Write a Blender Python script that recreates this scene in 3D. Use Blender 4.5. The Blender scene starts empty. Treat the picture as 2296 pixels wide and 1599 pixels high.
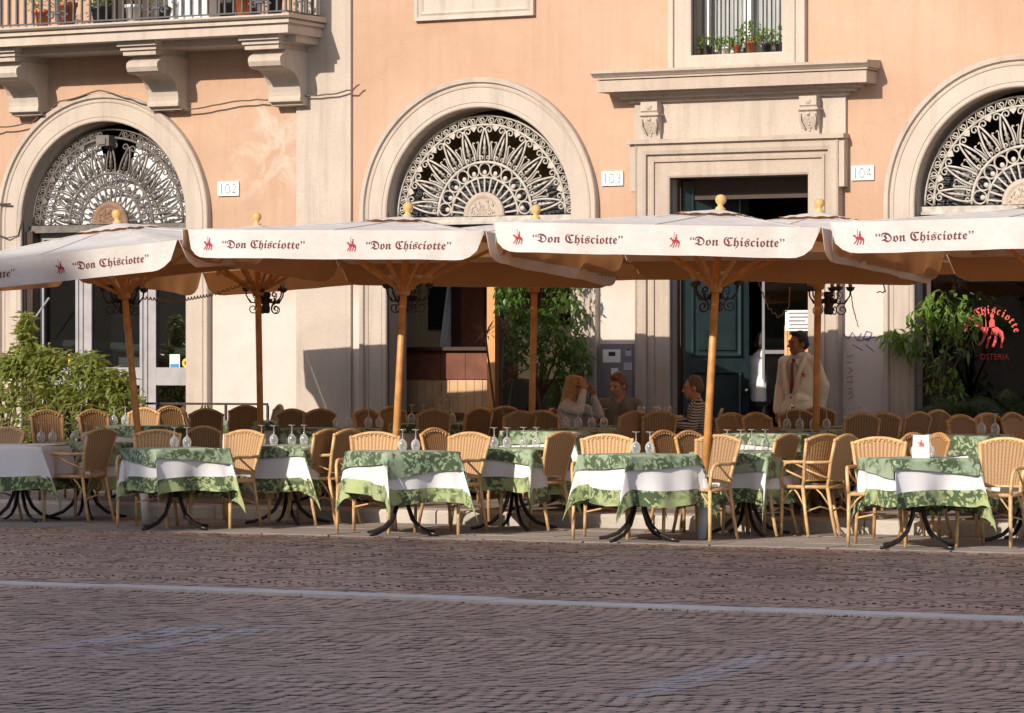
import bpy, bmesh, math, random
from mathutils import Vector, Matrix, Euler
from mathutils.geometry import tessellate_polygon
R = math.radians
PI = math.pi
random.seed(7)
S = bpy.context.scene
COL = S.collection

# ------------------------------------------------------------------ camera, sky, sun, exposure
TH = R(27.5); FPX = 7934.0; D0 = 38.69; EYE = 1.55
FW = (-math.sin(TH), math.cos(TH)); RT = (math.cos(TH), math.sin(TH))
CX, CY = -D0*FW[0], -D0*FW[1]
cam = bpy.data.cameras.new('camera'); cam_o = bpy.data.objects.new('camera', cam); COL.objects.link(cam_o)
cam.sensor_width = 36; cam.lens = 36*FPX/2295; cam.shift_y = 14.5/2295
cam.clip_end = 2000; cam.clip_start = .5
cam_o.location = (CX, CY, EYE); cam_o.rotation_euler = (PI/2, 0, TH)
S.camera = cam_o
SUN = Vector((.2, 1, -.52)).normalized()          # direction the light travels
w = bpy.data.worlds.new('World'); S.world = w; w.use_nodes = True
wn = w.node_tree.nodes; wl = w.node_tree.links
sky = wn.new('ShaderNodeTexSky'); sky.sky_type = 'NISHITA'; sky.sun_disc = False
sky.sun_elevation = math.asin(-SUN.z); sky.sun_rotation = math.atan2(-SUN.x, -SUN.y)
sky.air_density = 1.0; sky.dust_density = 1.5; sky.ozone_density = 1.0
bg = wn['Background']; bg.inputs[1].default_value = .115
wl.new(sky.outputs[0], bg.inputs[0])
sl = bpy.data.lights.new('sun', 'SUN'); sl.energy = 3.2; sl.angle = R(.53); sl.color = (1, .905, .775)
so = bpy.data.objects.new('sun', sl); COL.objects.link(so)
so.rotation_euler = SUN.to_track_quat('-Z', 'Y').to_euler(); so.location = (-10, -60, 40)
vs = S.view_settings; vs.view_transform = 'Standard'; vs.look = 'None'; vs.exposure = .64; vs.gamma = 1
S.render.engine = 'CYCLES'
try:
    S.cycles.use_denoising = True; S.cycles.max_bounces = 8; S.cycles.diffuse_bounces = 2; S.cycles.transparent_max_bounces = 12
    S.cycles.caustics_refractive = False; S.cycles.caustics_reflective = False; S.cycles.sample_clamp_indirect = 6
except Exception: pass

# ------------------------------------------------------------------ helpers
def fX(px, Y):
    """world X of the point at distance Y from the facade that stands at picture column px"""
    t = (px-1147.5)/FPX; dx, dy = FW[0]+t*RT[0], FW[1]+t*RT[1]
    return CX+(Y-CY)/dy*dx
def fZ(px, py, Y):
    t = (px-1147.5)/FPX; dy = FW[1]+t*RT[1]
    return EYE-(py-814)/FPX*(Y-CY)/dy
def vdir(a):
    """horizontal direction: 0 faces the street viewpoint, +90 to its right, 180 away"""
    a = R(a); c = (-FW[0], -FW[1])
    return Vector((c[0]*math.cos(a)+RT[0]*math.sin(a), c[1]*math.cos(a)+RT[1]*math.sin(a), 0))
KERB = -4.4
def gz(Y): return 0.0 if Y < KERB else .13+.07*(Y-KERB)/-KERB

def lin(a, b, n): return [a+(b-a)*k/n for k in range(n+1)]
class MB:
    def __init__(s): s.v = []; s.f = []; s.uv = None
    def add(s, v, f):
        o = len(s.v); s.v += [tuple(p) for p in v]; s.f += [tuple(i+o for i in q) for q in f]; return s
    def box(s, x0, x1, y0, y1, z0, z1, M=None):
        v = [Vector((x, y, z)) for z in (z0, z1) for y in (y0, y1) for x in (x0, x1)]
        if M: v = [M @ p for p in v]
        return s.add(v, [(0,2,3,1),(4,5,7,6),(0,1,5,4),(2,6,7,3),(0,4,6,2),(1,3,7,5)])
    def tube(s, pts, r, n=6, closed=False, flat=1.0):
        P = [Vector(p) for p in pts]; m = len(P); rr = r if isinstance(r, (list, tuple)) else [r]*m
        T = []
        for i in range(m):
            a = P[(i-1) % m] if (closed or i > 0) else P[i]; b = P[(i+1) % m] if (closed or i < m-1) else P[i]
            d = b-a; T.append(d.normalized() if d.length > 1e-9 else Vector((0,0,1)))
        up = Vector((0,0,1)) if abs(T[0].z) < .9 else Vector((1,0,0))
        N = (up-T[0]*up.dot(T[0])).normalized(); vs = []
        for i in range(m):
            if i: 
                N = N-T[i]*N.dot(T[i])
                N = N.normalized() if N.length > 1e-6 else T[i].orthogonal().normalized()
            B = T[i].cross(N)
            for k in range(n):
                a = 2*PI*(k+.5)/n; vs.append(P[i]+(N*math.cos(a)+B*math.sin(a)*flat)*rr[i])
        fs = []
        for i in range(m if closed else m-1):
            j = (i+1) % m
            for k in range(n):
                l = (k+1) % n; fs.append((i*n+k, i*n+l, j*n+l, j*n+k))
        if not closed: fs += [tuple(range(n-1, -1, -1)), tuple((m-1)*n+k for k in range(n))]
        return s.add(vs, fs)
    def lathe(s, prof, n=12, c=(0,0,0), M=None):
        vs = []; fs = []; m = len(prof)
        for (r, z) in prof:
            for k in range(n):
                a = 2*PI*k/n; p = Vector((c[0]+r*math.cos(a), c[1]+r*math.sin(a), c[2]+z)); vs.append(M @ p if M else p)
        for i in range(m-1):
            for k in range(n):
                l = (k+1) % n; fs.append((i*n+k, i*n+l, (i+1)*n+l, (i+1)*n+k))
        fs += [tuple(range(n-1, -1, -1)), tuple((m-1)*n+k for k in range(n))]
        return s.add(vs, fs)
    def prism(s, poly, h0, h1, fn):
        """poly: 2-D outline; fn(a,b,h) -> 3-D"""
        n = len(poly); v = [fn(a, b, h0) for a, b in poly]+[fn(a, b, h1) for a, b in poly]
        f = [tuple(range(n-1, -1, -1)), tuple(range(n, 2*n))]
        f += [(i, (i+1) % n, n+(i+1) % n, n+i) for i in range(n)]
        return s.add(v, f)
    def grid(s, fn, nu, nv):
        v = [fn(i/nu, j/nv) for j in range(nv+1) for i in range(nu+1)]
        return s.add(v, [(j*(nu+1)+i, j*(nu+1)+i+1, (j+1)*(nu+1)+i+1, (j+1)*(nu+1)+i) for j in range(nv) for i in range(nu)])
    def ell(s, c, r, n=12, m=8, M=None):
        pr = []
        vs = []; fs = []
        for i in range(m+1):
            t = PI*i/m
            for k in range(n):
                a = 2*PI*k/n
                p = Vector((r[0]*math.sin(t)*math.cos(a), r[1]*math.sin(t)*math.sin(a), r[2]*math.cos(t)))
                if M: p = M @ p
                vs.append(p+Vector(c))
        for i in range(m):
            for k in range(n): fs.append((i*n+k, (i+1)*n+k, (i+1)*n+(k+1) % n, i*n+(k+1) % n))
        return s.add(vs, fs)
    def mesh(s, name, mat, smooth=False):
        me = bpy.data.meshes.new(name); me.from_pydata(s.v, [], s.f)
        if smooth:
            for p in me.polygons: p.use_smooth = True
        if mat:
            for q in (mat if isinstance(mat, (list, tuple)) else [mat]): me.materials.append(q)
        if s.uv:
            ul = me.uv_layers.new(name='UVMap')
            for l in me.loops: ul.data[l.index].uv = s.uv[l.vertex_index]
        me.update(); return me
    def build(s, name, mat, parent=None, smooth=False, loc=None, rot=None):
        return obj(name, s.mesh(name, mat, smooth), parent, loc, rot)
def obj(name, data, parent=None, loc=None, rot=None, scale=None):
    o = bpy.data.objects.new(name, data); COL.objects.link(o)
    if parent: o.parent = parent
    if loc: o.location = loc
    if rot: o.rotation_euler = rot
    if scale: o.scale = scale
    return o
LABELS = {}
def tag(o, label, cat, group=None, kind=None):
    o['label'] = label; o['category'] = cat
    if group: o['group'] = group
    if kind: o['kind'] = kind
    if label in LABELS: print('DUPLABEL', label)
    LABELS[label] = 1
    return o
def thing(name, label, cat, loc=(0,0,0), rotz=0, group=None, rot=None):
    o = obj(name, None, None, loc, rot or (0,0,rotz)); o.empty_display_size = .1
    return tag(o, label, cat, group)
def struct(o): o['kind'] = 'structure'; return o
def stuff(o): o['kind'] = 'stuff'; return o

# ------------------------------------------------------------------ materials
def nodes(name):
    m = bpy.data.materials.new(name); m.use_nodes = True
    return m, m.node_tree.nodes, m.node_tree.links, m.node_tree.nodes['Principled BSDF']
def mixc(n, l, fac, a, b, mode='MIX'):
    x = n.new('ShaderNodeMix'); x.data_type = 'RGBA'; x.blend_type = mode
    for i, v in ((0, fac), (6, a), (7, b)):
        if hasattr(v, 'is_output'): l.new(v, x.inputs[i])
        else: x.inputs[i].default_value = v if i == 0 else (*v[:3], 1)
    return x.outputs[2]
def noise(n, l, scale, detail=4, vec=None, rough=.55, dist=0):
    t = n.new('ShaderNodeTexNoise'); t.inputs['Scale'].default_value = scale; t.inputs['Detail'].default_value = detail
    t.inputs['Roughness'].default_value = rough; t.inputs['Distortion'].default_value = dist
    if vec is not None: l.new(vec, t.inputs['Vector'])
    return t.outputs[0]
def ramp(n, l, src, stops):
    r = n.new('ShaderNodeValToRGB'); e = r.color_ramp.elements
    while len(e) < len(stops): e.new(.5)
    for q, (p, c) in zip(e, stops): q.position = p; q.color = (*c, 1) if not isinstance(c, (int, float)) else (c, c, c, 1)
    l.new(src, r.inputs[0]); return r.outputs[0]
def math_n(n, l, op, a, b=None, c=None):
    x = n.new('ShaderNodeMath'); x.operation = op
    for i, v in enumerate((a, b, c)):
        if v is None: continue
        if hasattr(v, 'is_output'): l.new(v, x.inputs[i])
        else: x.inputs[i].default_value = v
    return x.outputs[0]
def bump(n, l, p, h, strength, dist=.01):
    b = n.new('ShaderNodeBump'); b.inputs['Strength'].default_value = strength; b.inputs['Distance'].default_value = dist
    l.new(h, b.inputs['Height']); l.new(b.outputs[0], p.inputs['Normal'])
def wpos(n): return n.new('ShaderNodeNewGeometry').outputs['Position']
def opos(n): return n.new('ShaderNodeTexCoord').outputs['Object']
def mat(name, c, rough=.6, var=.18, scale=8, bmp=0, bscale=None, metal=0, rnd=0, spec=.5, sheen=0, world=False, detail=4):
    m, n, l, p = nodes(name)
    v = wpos(n) if world else opos(n)
    f = noise(n, l, scale, detail, v)
    hi = tuple(min(1, x*(1+var)) for x in c); lo = tuple(x*(1-var) for x in c)
    col = mixc(n, l, ramp(n, l, f, [(.3, 0), (.7, 1)]), lo, hi)
    if rnd:
        oi = n.new('ShaderNodeObjectInfo'); k = math_n(n, l, 'MULTIPLY_ADD', oi.outputs['Random'], rnd*2, 1-rnd)
        col2 = n.new('ShaderNodeVectorMath'); col2.operation = 'SCALE'; l.new(col, col2.inputs[0]); l.new(k, col2.inputs['Scale']); col = col2.outputs[0]
    l.new(col, p.inputs['Base Color']); p.inputs['Roughness'].default_value = rough; p.inputs['Metallic'].default_value = metal
    p.inputs['Specular IOR Level'].default_value = spec
    if sheen: p.inputs['Sheen Weight'].default_value = sheen
    if bmp: bump(n, l, p, noise(n, l, bscale or scale*6, 5, v), bmp)
    return m

# plaster: ochre paint, washed out and flaking low down and round plate 102
def m_plaster():
    m, n, l, p = nodes('ochre_plaster'); P = wpos(n)
    big = noise(n, l, .55, 5, P, .6, .4); fine = noise(n, l, 9, 6, P, .65)
    base = mixc(n, l, ramp(n, l, big, [(.3, 0), (.72, 1)]), (.445, .275, .185), (.55, .37, .265))
    base = mixc(n, l, math_n(n, l, 'MULTIPLY', fine, .3), base, (.60, .42, .32))
    mp = n.new('ShaderNodeMapping'); mp.inputs['Scale'].default_value = (5.0, 1, .35); l.new(P, mp.inputs[0])
    streak = noise(n, l, 1.6, 5, mp.outputs[0], .6)
    base = mixc(n, l, math_n(n, l, 'MULTIPLY', ramp(n, l, streak, [(.48, 0), (.75, 1)]), .5), base, (.44, .27, .185))
    vc = n.new('ShaderNodeTexVoronoi'); vc.feature = 'DISTANCE_TO_EDGE'; vc.inputs['Scale'].default_value = .8
    vd = n.new('ShaderNodeVectorMath'); vd.operation = 'ADD'; nc = n.new('ShaderNodeTexNoise'); nc.inputs['Scale'].default_value = 2.5; nc.inputs['Detail'].default_value = 6; l.new(P, nc.inputs['Vector'])
    l.new(P, vd.inputs[0]); l.new(nc.outputs['Color'], vd.inputs[1]); l.new(vd.outputs[0], vc.inputs['Vector'])
    crack = ramp(n, l, vc.outputs['Distance'], [(.0, 1), (.006, 0)]); cm_ = ramp(n, l, noise(n, l, .9, 3, P), [(.5, 0), (.62, 1)])
    base = mixc(n, l, math_n(n, l, 'MULTIPLY', math_n(n, l, 'MULTIPLY', crack, cm_), .28), base, (.25, .14, .09))
    sx = n.new('ShaderNodeSeparateXYZ'); l.new(P, sx.inputs[0])
    zz = math_n(n, l, 'ADD', sx.outputs[2], math_n(n, l, 'MULTIPLY', big, 1.1))
    mr = n.new('ShaderNodeMapRange'); mr.inputs[1].default_value = 3.35; mr.inputs[2].default_value = 2.75; l.new(zz, mr.inputs[0])
    n2 = noise(n, l, 2.2, 6, P, .7, .6)
    pale = mixc(n, l, n2, (.58, .47, .41), (.70, .645, .605))
    base = mixc(n, l, mr.outputs[0], base, pale)
    # flaking between the first arch and the pier
    bx = n.new('ShaderNodeMapRange'); bx.inputs[1].default_value = -3.9; bx.inputs[2].default_value = -3.2; l.new(sx.outputs[0], bx.inputs[0])
    bx2 = n.new('ShaderNodeMapRange'); bx2.inputs[1].default_value = -2.5; bx2.inputs[2].default_value = -2.8; l.new(sx.outputs[0], bx2.inputs[0])
    bz = n.new('ShaderNodeMapRange'); bz.inputs[1].default_value = 3.3; bz.inputs[2].default_value = 3.7; l.new(sx.outputs[2], bz.inputs[0])
    bz2 = n.new('ShaderNodeMapRange'); bz2.inputs[1].default_value = 4.75; bz2.inputs[2].default_value = 4.35; l.new(sx.outputs[2], bz2.inputs[0])
    zone = math_n(n, l, 'MULTIPLY', math_n(n, l, 'MULTIPLY', bx.outputs[0], bx2.outputs[0]), math_n(n, l, 'MULTIPLY', bz.outputs[0], bz2.outputs[0]))
    fl = noise(n, l, 3.0, 8, P, .68, .5)
    th = math_n(n, l, 'MULTIPLY', ramp(n, l, fl, [(.46, 0), (.62, 1)]), zone)
    base = mixc(n, l, math_n(n, l, 'MULTIPLY', th, .7), base, (.62, .53, .45))
    l.new(base, p.inputs['Base Color']); p.inputs['Roughness'].default_value = .9; p.inputs['Specular IOR Level'].default_value = .2
    bump(n, l, p, math_n(n, l, 'ADD', noise(n, l, 34, 6, P, .7), math_n(n, l, 'MULTIPLY', noise(n, l, 5, 5, P, .6), 2.0)), .4, .008)
    return m
def m_stone(name, c1, c2, sp=(.42, .34, .26)):
    m, n, l, p = nodes(name); P = wpos(n)
    a = noise(n, l, 1.1, 5, P, .6, .3)
    base = mixc(n, l, ramp(n, l, a, [(.3, 0), (.7, 1)]), c1, c2)
    sp1 = noise(n, l, 60, 3, P, .7)
    base = mixc(n, l, math_n(n, l, 'MULTIPLY', ramp(n, l, sp1, [(.52, 0), (.72, 1)]), .55), base, sp)
    mp = n.new('ShaderNodeMapping'); mp.inputs['Scale'].default_value = (6, 6, .5); l.new(P, mp.inputs[0])
    st = noise(n, l, 1.5, 5, mp.outputs[0])
    base = mixc(n, l, math_n(n, l, 'MULTIPLY', ramp(n, l, st, [(.50, 0), (.74, 1)]), .45), base, tuple(x*.66 for x in c1))
    l.new(base, p.inputs['Base Color']); p.inputs['Roughness'].default_value = .88; p.inputs['Specular IOR Level'].default_value = .25
    bump(n, l, p, sp1, .35, .004); return m
def m_canvas():
    m, n, l, p = nodes('cream_canvas')
    P = opos(n); f = noise(n, l, 2.5, 5, P)
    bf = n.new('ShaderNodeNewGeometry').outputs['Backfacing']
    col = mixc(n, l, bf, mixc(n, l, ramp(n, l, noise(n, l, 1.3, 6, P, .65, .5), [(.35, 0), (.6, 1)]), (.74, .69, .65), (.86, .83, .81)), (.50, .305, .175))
    l.new(col, p.inputs['Base Color']); p.inputs['Roughness'].default_value = .85; p.inputs['Specular IOR Level'].default_value = .15
    tr = n.new('ShaderNodeBsdfTranslucent'); tr.inputs[0].default_value = (.62, .30, .12, 1)
    mx = n.new('ShaderNodeMixShader'); mx.inputs[0].default_value = .33
    l.new(p.outputs[0], mx.inputs[1]); l.new(tr.outputs[0], mx.inputs[2]); l.new(mx.outputs[0], n['Material Output'].inputs[0])
    wv = n.new('ShaderNodeTexNoise'); wv.inputs['Scale'].default_value = 3.2; wv.inputs['Detail'].default_value = 3
    l.new(P, wv.inputs['Vector']); bump(n, l, p, math_n(n, l, 'ADD', wv.outputs[0], math_n(n, l, 'MULTIPLY', noise(n, l, 11, 4, P), .35)), .8, .035)
    return m
def m_cloth(name, under):
    m, n, l, p = nodes(name); uv = n.new('ShaderNodeUVMap').outputs[0]
    oi = n.new('ShaderNodeObjectInfo'); vm = n.new('ShaderNodeVectorMath'); vm.operation = 'ADD'; l.new(uv, vm.inputs[0])
    cb = n.new('ShaderNodeCombineXYZ'); l.new(math_n(n, l, 'MULTIPLY', oi.outputs['Random'], 9), cb.inputs[2]); l.new(cb.outputs[0], vm.inputs[1])
    V = vm.outputs[0]
    vo = n.new('ShaderNodeTexVoronoi'); vo.inputs['Scale'].default_value = 25; vo.feature = 'SMOOTH_F1'; vo.inputs['Smoothness'].default_value = .25
    dv = noise(n, l, 9, 3, V); va = n.new('ShaderNodeVectorMath'); va.operation = 'MULTIPLY_ADD'
    cc = n.new('ShaderNodeCombineXYZ'); l.new(dv, cc.inputs[0]); l.new(noise(n, l, 13, 3, V), cc.inputs[1])
    l.new(cc.outputs[0], va.inputs[0]); va.inputs[1].default_value = (.16, .16, 0); l.new(V, va.inputs[2]); l.new(va.outputs[0], vo.inputs['Vector'])
    leaf = math_n(n, l, 'ADD', vo.outputs[0], math_n(n, l, 'MULTIPLY', noise(n, l, 22, 4, V, .7), .55))
    patt = ramp(n, l, leaf, [(.66, 0), (.74, 1)])
    area = ramp(n, l, noise(n, l, 4.2, 2, V), [(.40, 0), (.50, 1)])
    fac = math_n(n, l, 'MULTIPLY', patt, area)
    vein = noise(n, l, 30, 3, V)
    light = mixc(n, l, vein, (.30, .37, .15), (.45, .49, .25)) if under else mixc(n, l, vein, (.25, .345, .22), (.39, .46, .32))
    g = mixc(n, l, fac, light, (.075, .11, .055))
    if under:
        sx = n.new('ShaderNodeSeparateXYZ'); l.new(uv, sx.inputs[0])
        d = math_n(n, l, 'MAXIMUM', math_n(n, l, 'ABSOLUTE', sx.outputs[0]), math_n(n, l, 'ABSOLUTE', sx.outputs[1]))
        band = math_n(n, l, 'GREATER_THAN', d, .668)
        g = mixc(n, l, band, (.76, .74, .75), g)
    l.new(g, p.inputs['Base Color']); p.inputs['Roughness'].default_value = .7; p.inputs['Specular IOR Level'].default_value = .25
    p.inputs['Sheen Weight'].default_value = .15
    return m
def m_weave(name, c, dark):
    m, n, l, p = nodes(name); uv = n.new('ShaderNodeUVMap').outputs[0]
    sx = n.new('ShaderNodeSeparateXYZ'); l.new(uv, sx.inputs[0])
    u = math_n(n, l, 'SINE', math_n(n, l, 'MULTIPLY', sx.outputs[0], 2*PI*13)); v = math_n(n, l, 'SINE', math_n(n, l, 'MULTIPLY', sx.outputs[1], 2*PI*34))
    h = math_n(n, l, 'ADD', math_n(n, l, 'MULTIPLY', u, .6), math_n(n, l, 'MULTIPLY', v, .4))
    f = math_n(n, l, 'MULTIPLY_ADD', h, .5, .5)
    oi = n.new('ShaderNodeObjectInfo')
    nn = noise(n, l, 6, 4, opos(n))
    base = mixc(n, l, ramp(n, l, f, [(.12, 0), (.6, 1)]), dark, c)
    base = mixc(n, l, math_n(n, l, 'MULTIPLY', nn, .5), base, tuple(x*.7 for x in c))
    k = math_n(n, l, 'MULTIPLY_ADD', oi.outputs['Random'], .55, .66)
    sc = n.new('ShaderNodeVectorMath'); sc.operation = 'SCALE'; l.new(base, sc.inputs[0]); l.new(k, sc.inputs['Scale'])
    l.new(sc.outputs[0], p.inputs['Base Color']); p.inputs['Roughness'].default_value = .55
    bump(n, l, p, h, .6, .004); return m
def m_leaf(name, c1, c2, tr=.3, rough=.4):
    m, n, l, p = nodes(name); P = wpos(n)
    f = noise(n, l, 5, 3, P); g = noise(n, l, 37, 2, P)
    base = mixc(n, l, ramp(n, l, g, [(.35, 0), (.65, 1)]), mixc(n, l, f, c1, c2), tuple(x*.6 for x in c1))
    l.new(base, p.inputs['Base Color']); p.inputs['Roughness'].default_value = rough
    t = n.new('ShaderNodeBsdfTranslucent'); t.inputs[0].default_value = (*[min(1, x*1.6) for x in c2], 1)
    mx = n.new('ShaderNodeMixShader'); mx.inputs[0].default_value = tr
    l.new(p.outputs[0], mx.inputs[1]); l.new(t.outputs[0], mx.inputs[2]); l.new(mx.outputs[0], n['Material Output'].inputs[0])
    return m
def m_glass(name, tint, refl=.12):
    m, n, l, p = nodes(name); n.remove(p)
    t = n.new('ShaderNodeBsdfTransparent'); t.inputs[0].default_value = (*tint, 1)
    g = n.new('ShaderNodeBsdfGlossy'); g.inputs['Roughness'].default_value = .02
    lw = n.new('ShaderNodeFresnel'); lw.inputs[0].default_value = 1.5
    fac = math_n(n, l, 'ADD', lw.outputs[0], refl)
    mx = n.new('ShaderNodeMixShader'); l.new(fac, mx.inputs[0]); l.new(t.outputs[0], mx.inputs[1]); l.new(g.outputs[0], mx.inputs[2])
    l.new(mx.outputs[0], n['Material Output'].inputs[0]); return m
def m_goblet():
    m, n, l, p = nodes('goblet_glass'); n.remove(p)
    t = n.new('ShaderNodeBsdfTransparent'); t.inputs[0].default_value = (.95, .96, .96, 1)
    d = n.new('ShaderNodeBsdfDiffuse'); d.inputs[0].default_value = (.90, .91, .93, 1)
    g = n.new('ShaderNodeBsdfGlossy'); g.inputs['Roughness'].default_value = .12
    lw = n.new('ShaderNodeLayerWeight'); lw.inputs[0].default_value = .45
    m1 = n.new('ShaderNodeMixShader'); m1.inputs[0].default_value = .25; l.new(d.outputs[0], m1.inputs[1]); l.new(g.outputs[0], m1.inputs[2])
    fac = math_n(n, l, 'MULTIPLY_ADD', lw.outputs['Facing'], .85, .16)  # white diffuse, strongest at the rims, stands in for highlights on the glass
    mx = n.new('ShaderNodeMixShader'); l.new(fac, mx.inputs[0]); l.new(t.outputs[0], mx.inputs[1]); l.new(m1.outputs[0], mx.inputs[2])
    l.new(mx.outputs[0], n['Material Output'].inputs[0]); return m
def m_cobble(name='basalt_cobble'):
    m, n, l, p = nodes(name); P = wpos(n)
    at = n.new('ShaderNodeAttribute'); at.attribute_name = 'tone'
    oi = n.new('ShaderNodeObjectInfo')
    a = noise(n, l, .45, 4, P, .6); b = noise(n, l, 40, 4, P, .7)
    rn = math_n(n, l, 'FRACT', math_n(n, l, 'ADD', at.outputs['Fac'], oi.outputs['Random']))
    base = mixc(n, l, rn, (.205, .122, .096), (.545, .345, .265))
    base = mixc(n, l, ramp(n, l, a, [(.35, 0), (.7, .5)]), base, (.455, .29, .222))
    base = mixc(n, l, math_n(n, l, 'MULTIPLY', b, .25), base, (.15, .11, .10))
    # pale streaks crossing the foreground, mixed into the cobble colour
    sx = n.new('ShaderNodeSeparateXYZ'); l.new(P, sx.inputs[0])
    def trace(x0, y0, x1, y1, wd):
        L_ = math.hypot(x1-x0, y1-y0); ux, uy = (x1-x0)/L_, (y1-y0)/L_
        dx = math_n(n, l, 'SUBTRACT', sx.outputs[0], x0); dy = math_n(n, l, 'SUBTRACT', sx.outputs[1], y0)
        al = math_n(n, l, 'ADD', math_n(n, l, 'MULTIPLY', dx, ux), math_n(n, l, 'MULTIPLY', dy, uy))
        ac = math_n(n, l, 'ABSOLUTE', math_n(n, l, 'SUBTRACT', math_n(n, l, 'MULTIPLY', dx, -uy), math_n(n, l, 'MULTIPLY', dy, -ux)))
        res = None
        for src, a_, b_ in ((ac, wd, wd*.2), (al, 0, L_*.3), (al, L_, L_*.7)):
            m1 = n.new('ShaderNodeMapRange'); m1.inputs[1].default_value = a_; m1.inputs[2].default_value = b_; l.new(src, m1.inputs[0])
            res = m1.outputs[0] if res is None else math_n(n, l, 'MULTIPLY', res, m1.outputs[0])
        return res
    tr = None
    for q in PALE_STREAKS:
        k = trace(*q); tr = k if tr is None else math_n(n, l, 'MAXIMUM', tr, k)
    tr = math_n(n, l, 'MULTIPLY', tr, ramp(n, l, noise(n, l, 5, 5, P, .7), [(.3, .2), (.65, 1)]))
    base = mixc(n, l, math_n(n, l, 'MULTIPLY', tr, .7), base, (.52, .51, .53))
    l.new(base, p.inputs['Base Color']); p.inputs['Roughness'].default_value = .42; p.inputs['Specular IOR Level'].default_value = .5
    bump(n, l, p, b, .5, .004); return m
PALE_STREAKS = [(10.85, -20.0, 10.3, -16.4, .16), (11.0, -17.9, 11.08, -15.9, .10), (6.75, -18.8, 6.6, -15.9, .20), (7.3, -18.9, 6.95, -16.0, .16)]
def m_joint():
    m, n, l, p = nodes('mossy_joint'); P = wpos(n)
    a = noise(n, l, .9, 4, P); b = noise(n, l, 12, 5, P)
    base = mixc(n, l, b, (.018, .015, .017), (.045, .035, .033))
    base = mixc(n, l, ramp(n, l, a, [(.56, 0), (.68, .9)]), base, (.05, .055, .015))
    l.new(base, p.inputs['Base Color']); p.inputs['Roughness'].default_value = .95; return m
def m_stripe():
    m, n, l, p = nodes('striped_jersey'); t = opos(n)
    sx = n.new('ShaderNodeSeparateXYZ'); l.new(t, sx.inputs[0])
    s = math_n(n, l, 'FRACT', math_n(n, l, 'MULTIPLY', math_n(n, l, 'ADD', sx.outputs[2], math_n(n, l, 'MULTIPLY', sx.outputs[0], .25)), 38))
    c = mixc(n, l, math_n(n, l, 'GREATER_THAN', s, .55), (.50, .45, .42), (.045, .04, .05))
    l.new(c, p.inputs['Base Color']); p.inputs['Roughness'].default_value = .9; return m

M = {}
M['plaster'] = m_plaster()
M['stone'] = m_stone('travertine', (.43, .345, .28), (.535, .45, .375), (.29, .225, .175))
M['stone2'] = m_stone('pale_travertine', (.48, .40, .335), (.575, .495, .425), (.35, .28, .225))
M['kerb'] = m_stone('kerb_travertine', (.45, .40, .35), (.58, .53, .47), (.30, .25, .22))
M['stripstone'] = m_stone('pale_strip_stone', (.68, .56, .48), (.84, .72, .64), (.42, .34, .29))
M['gutter'] = m_stone('gutter_stone', (.24, .20, .18), (.36, .315, .28), (.15, .125, .11))
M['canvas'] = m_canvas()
M['under'] = m_cloth('banded_damask_cloth', True); M['over'] = m_cloth('green_damask_cloth', False)
M['weave'] = m_weave('woven_rattan', (.58, .355, .175), (.19, .09, .034)); M['cane'] = mat('bamboo_cane', (.64, .40, .19), .38, .28, 14, .2, 60, rnd=.16)
M['weave2'] = m_weave('dark_woven_rattan', (.36, .20, .09), (.12, .055, .02)); M['cane2'] = mat('dark_bamboo_cane', (.46, .26, .11), .38, .28, 14, .2, 60, rnd=.2)
M['iron'] = mat('wrought_iron', (.055, .038, .035), .45, .3, 20, .3, metal=.3)
M['grille'] = mat('weathered_grille_paint', (.46, .42, .37), .7, .25, 10, .3, 70)
M['grille2'] = mat('dusty_iron_paint', (.15, .13, .115), .7, .28, 10, .3, 70)
M['tiron'] = mat('table_iron', (.035, .03, .032), .28, .2, 20, metal=.4)
M['railiron'] = mat('grey_rail_paint', (.085, .085, .09), .5, .2, 15)
M['pole'] = mat('umbrella_wood', (.58, .27, .085), .42, .25, 9, .15, 40); M['finial'] = mat('turned_wood', (.62, .37, .14), .4, .2, 9)
M['glass'] = m_glass('window_glass', (.55, .58, .58)); M['darkglass'] = m_glass('dark_shop_glass', (.30, .30, .31), .04)
M['goblet'] = m_goblet(); M['clear'] = m_glass('clear_window_glass', (.93, .94, .94), .02)
M['greywood'] = mat('grey_painted_wood', (.36, .34, .35), .6, .15, 6, .2, 50)
M['door'] = mat('green_door_paint', (.022, .042, .046), .35, .25, 5, .2, 40)
M['wood'] = mat('counter_wood', (.56, .36, .20), .45, .25, 4, .15, 40); M['redwood'] = mat('dark_red_wood', (.17, .06, .035), .4, .25, 5)
M['brown'] = mat('dark_brown_wood', (.05, .028, .018), .45, .25, 6)
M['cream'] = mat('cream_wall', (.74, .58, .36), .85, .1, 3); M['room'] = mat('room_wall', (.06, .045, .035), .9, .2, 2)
M['column'] = mat('orange_post', (.68, .30, .10), .6, .15, 5)
M['white'] = mat('white_paint', (.8, .79, .77), .6, .05, 5); M['paper'] = mat('white_paper', (.78, .77, .76), .8, .06, 12)
M['black'] = mat('black_print', (.02, .02, .02), .6, .1, 10); M['red'] = mat('red_print', (.30, .012, .022), .7, .2, 40)
M['redglow'] = mat('red_window_lettering', (.62, .07, .06), .5, .08, 20)
M['letter'] = mat('dark_red_lettering', (.12, .010, .016), .7, .45, 30)
M['terra'] = mat('terracotta', (.55, .16, .06), .75, .2, 10, .1); M['darkpot'] = mat('black_plastic_pot', (.03, .03, .035), .5, .2, 10)
M['ficus'] = m_leaf('ficus_leaf', (.07, .14, .022), (.17, .27, .05)); M['hedge'] = m_leaf('laurel_leaf', (.15, .205, .035), (.40, .41, .11), .35)
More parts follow.
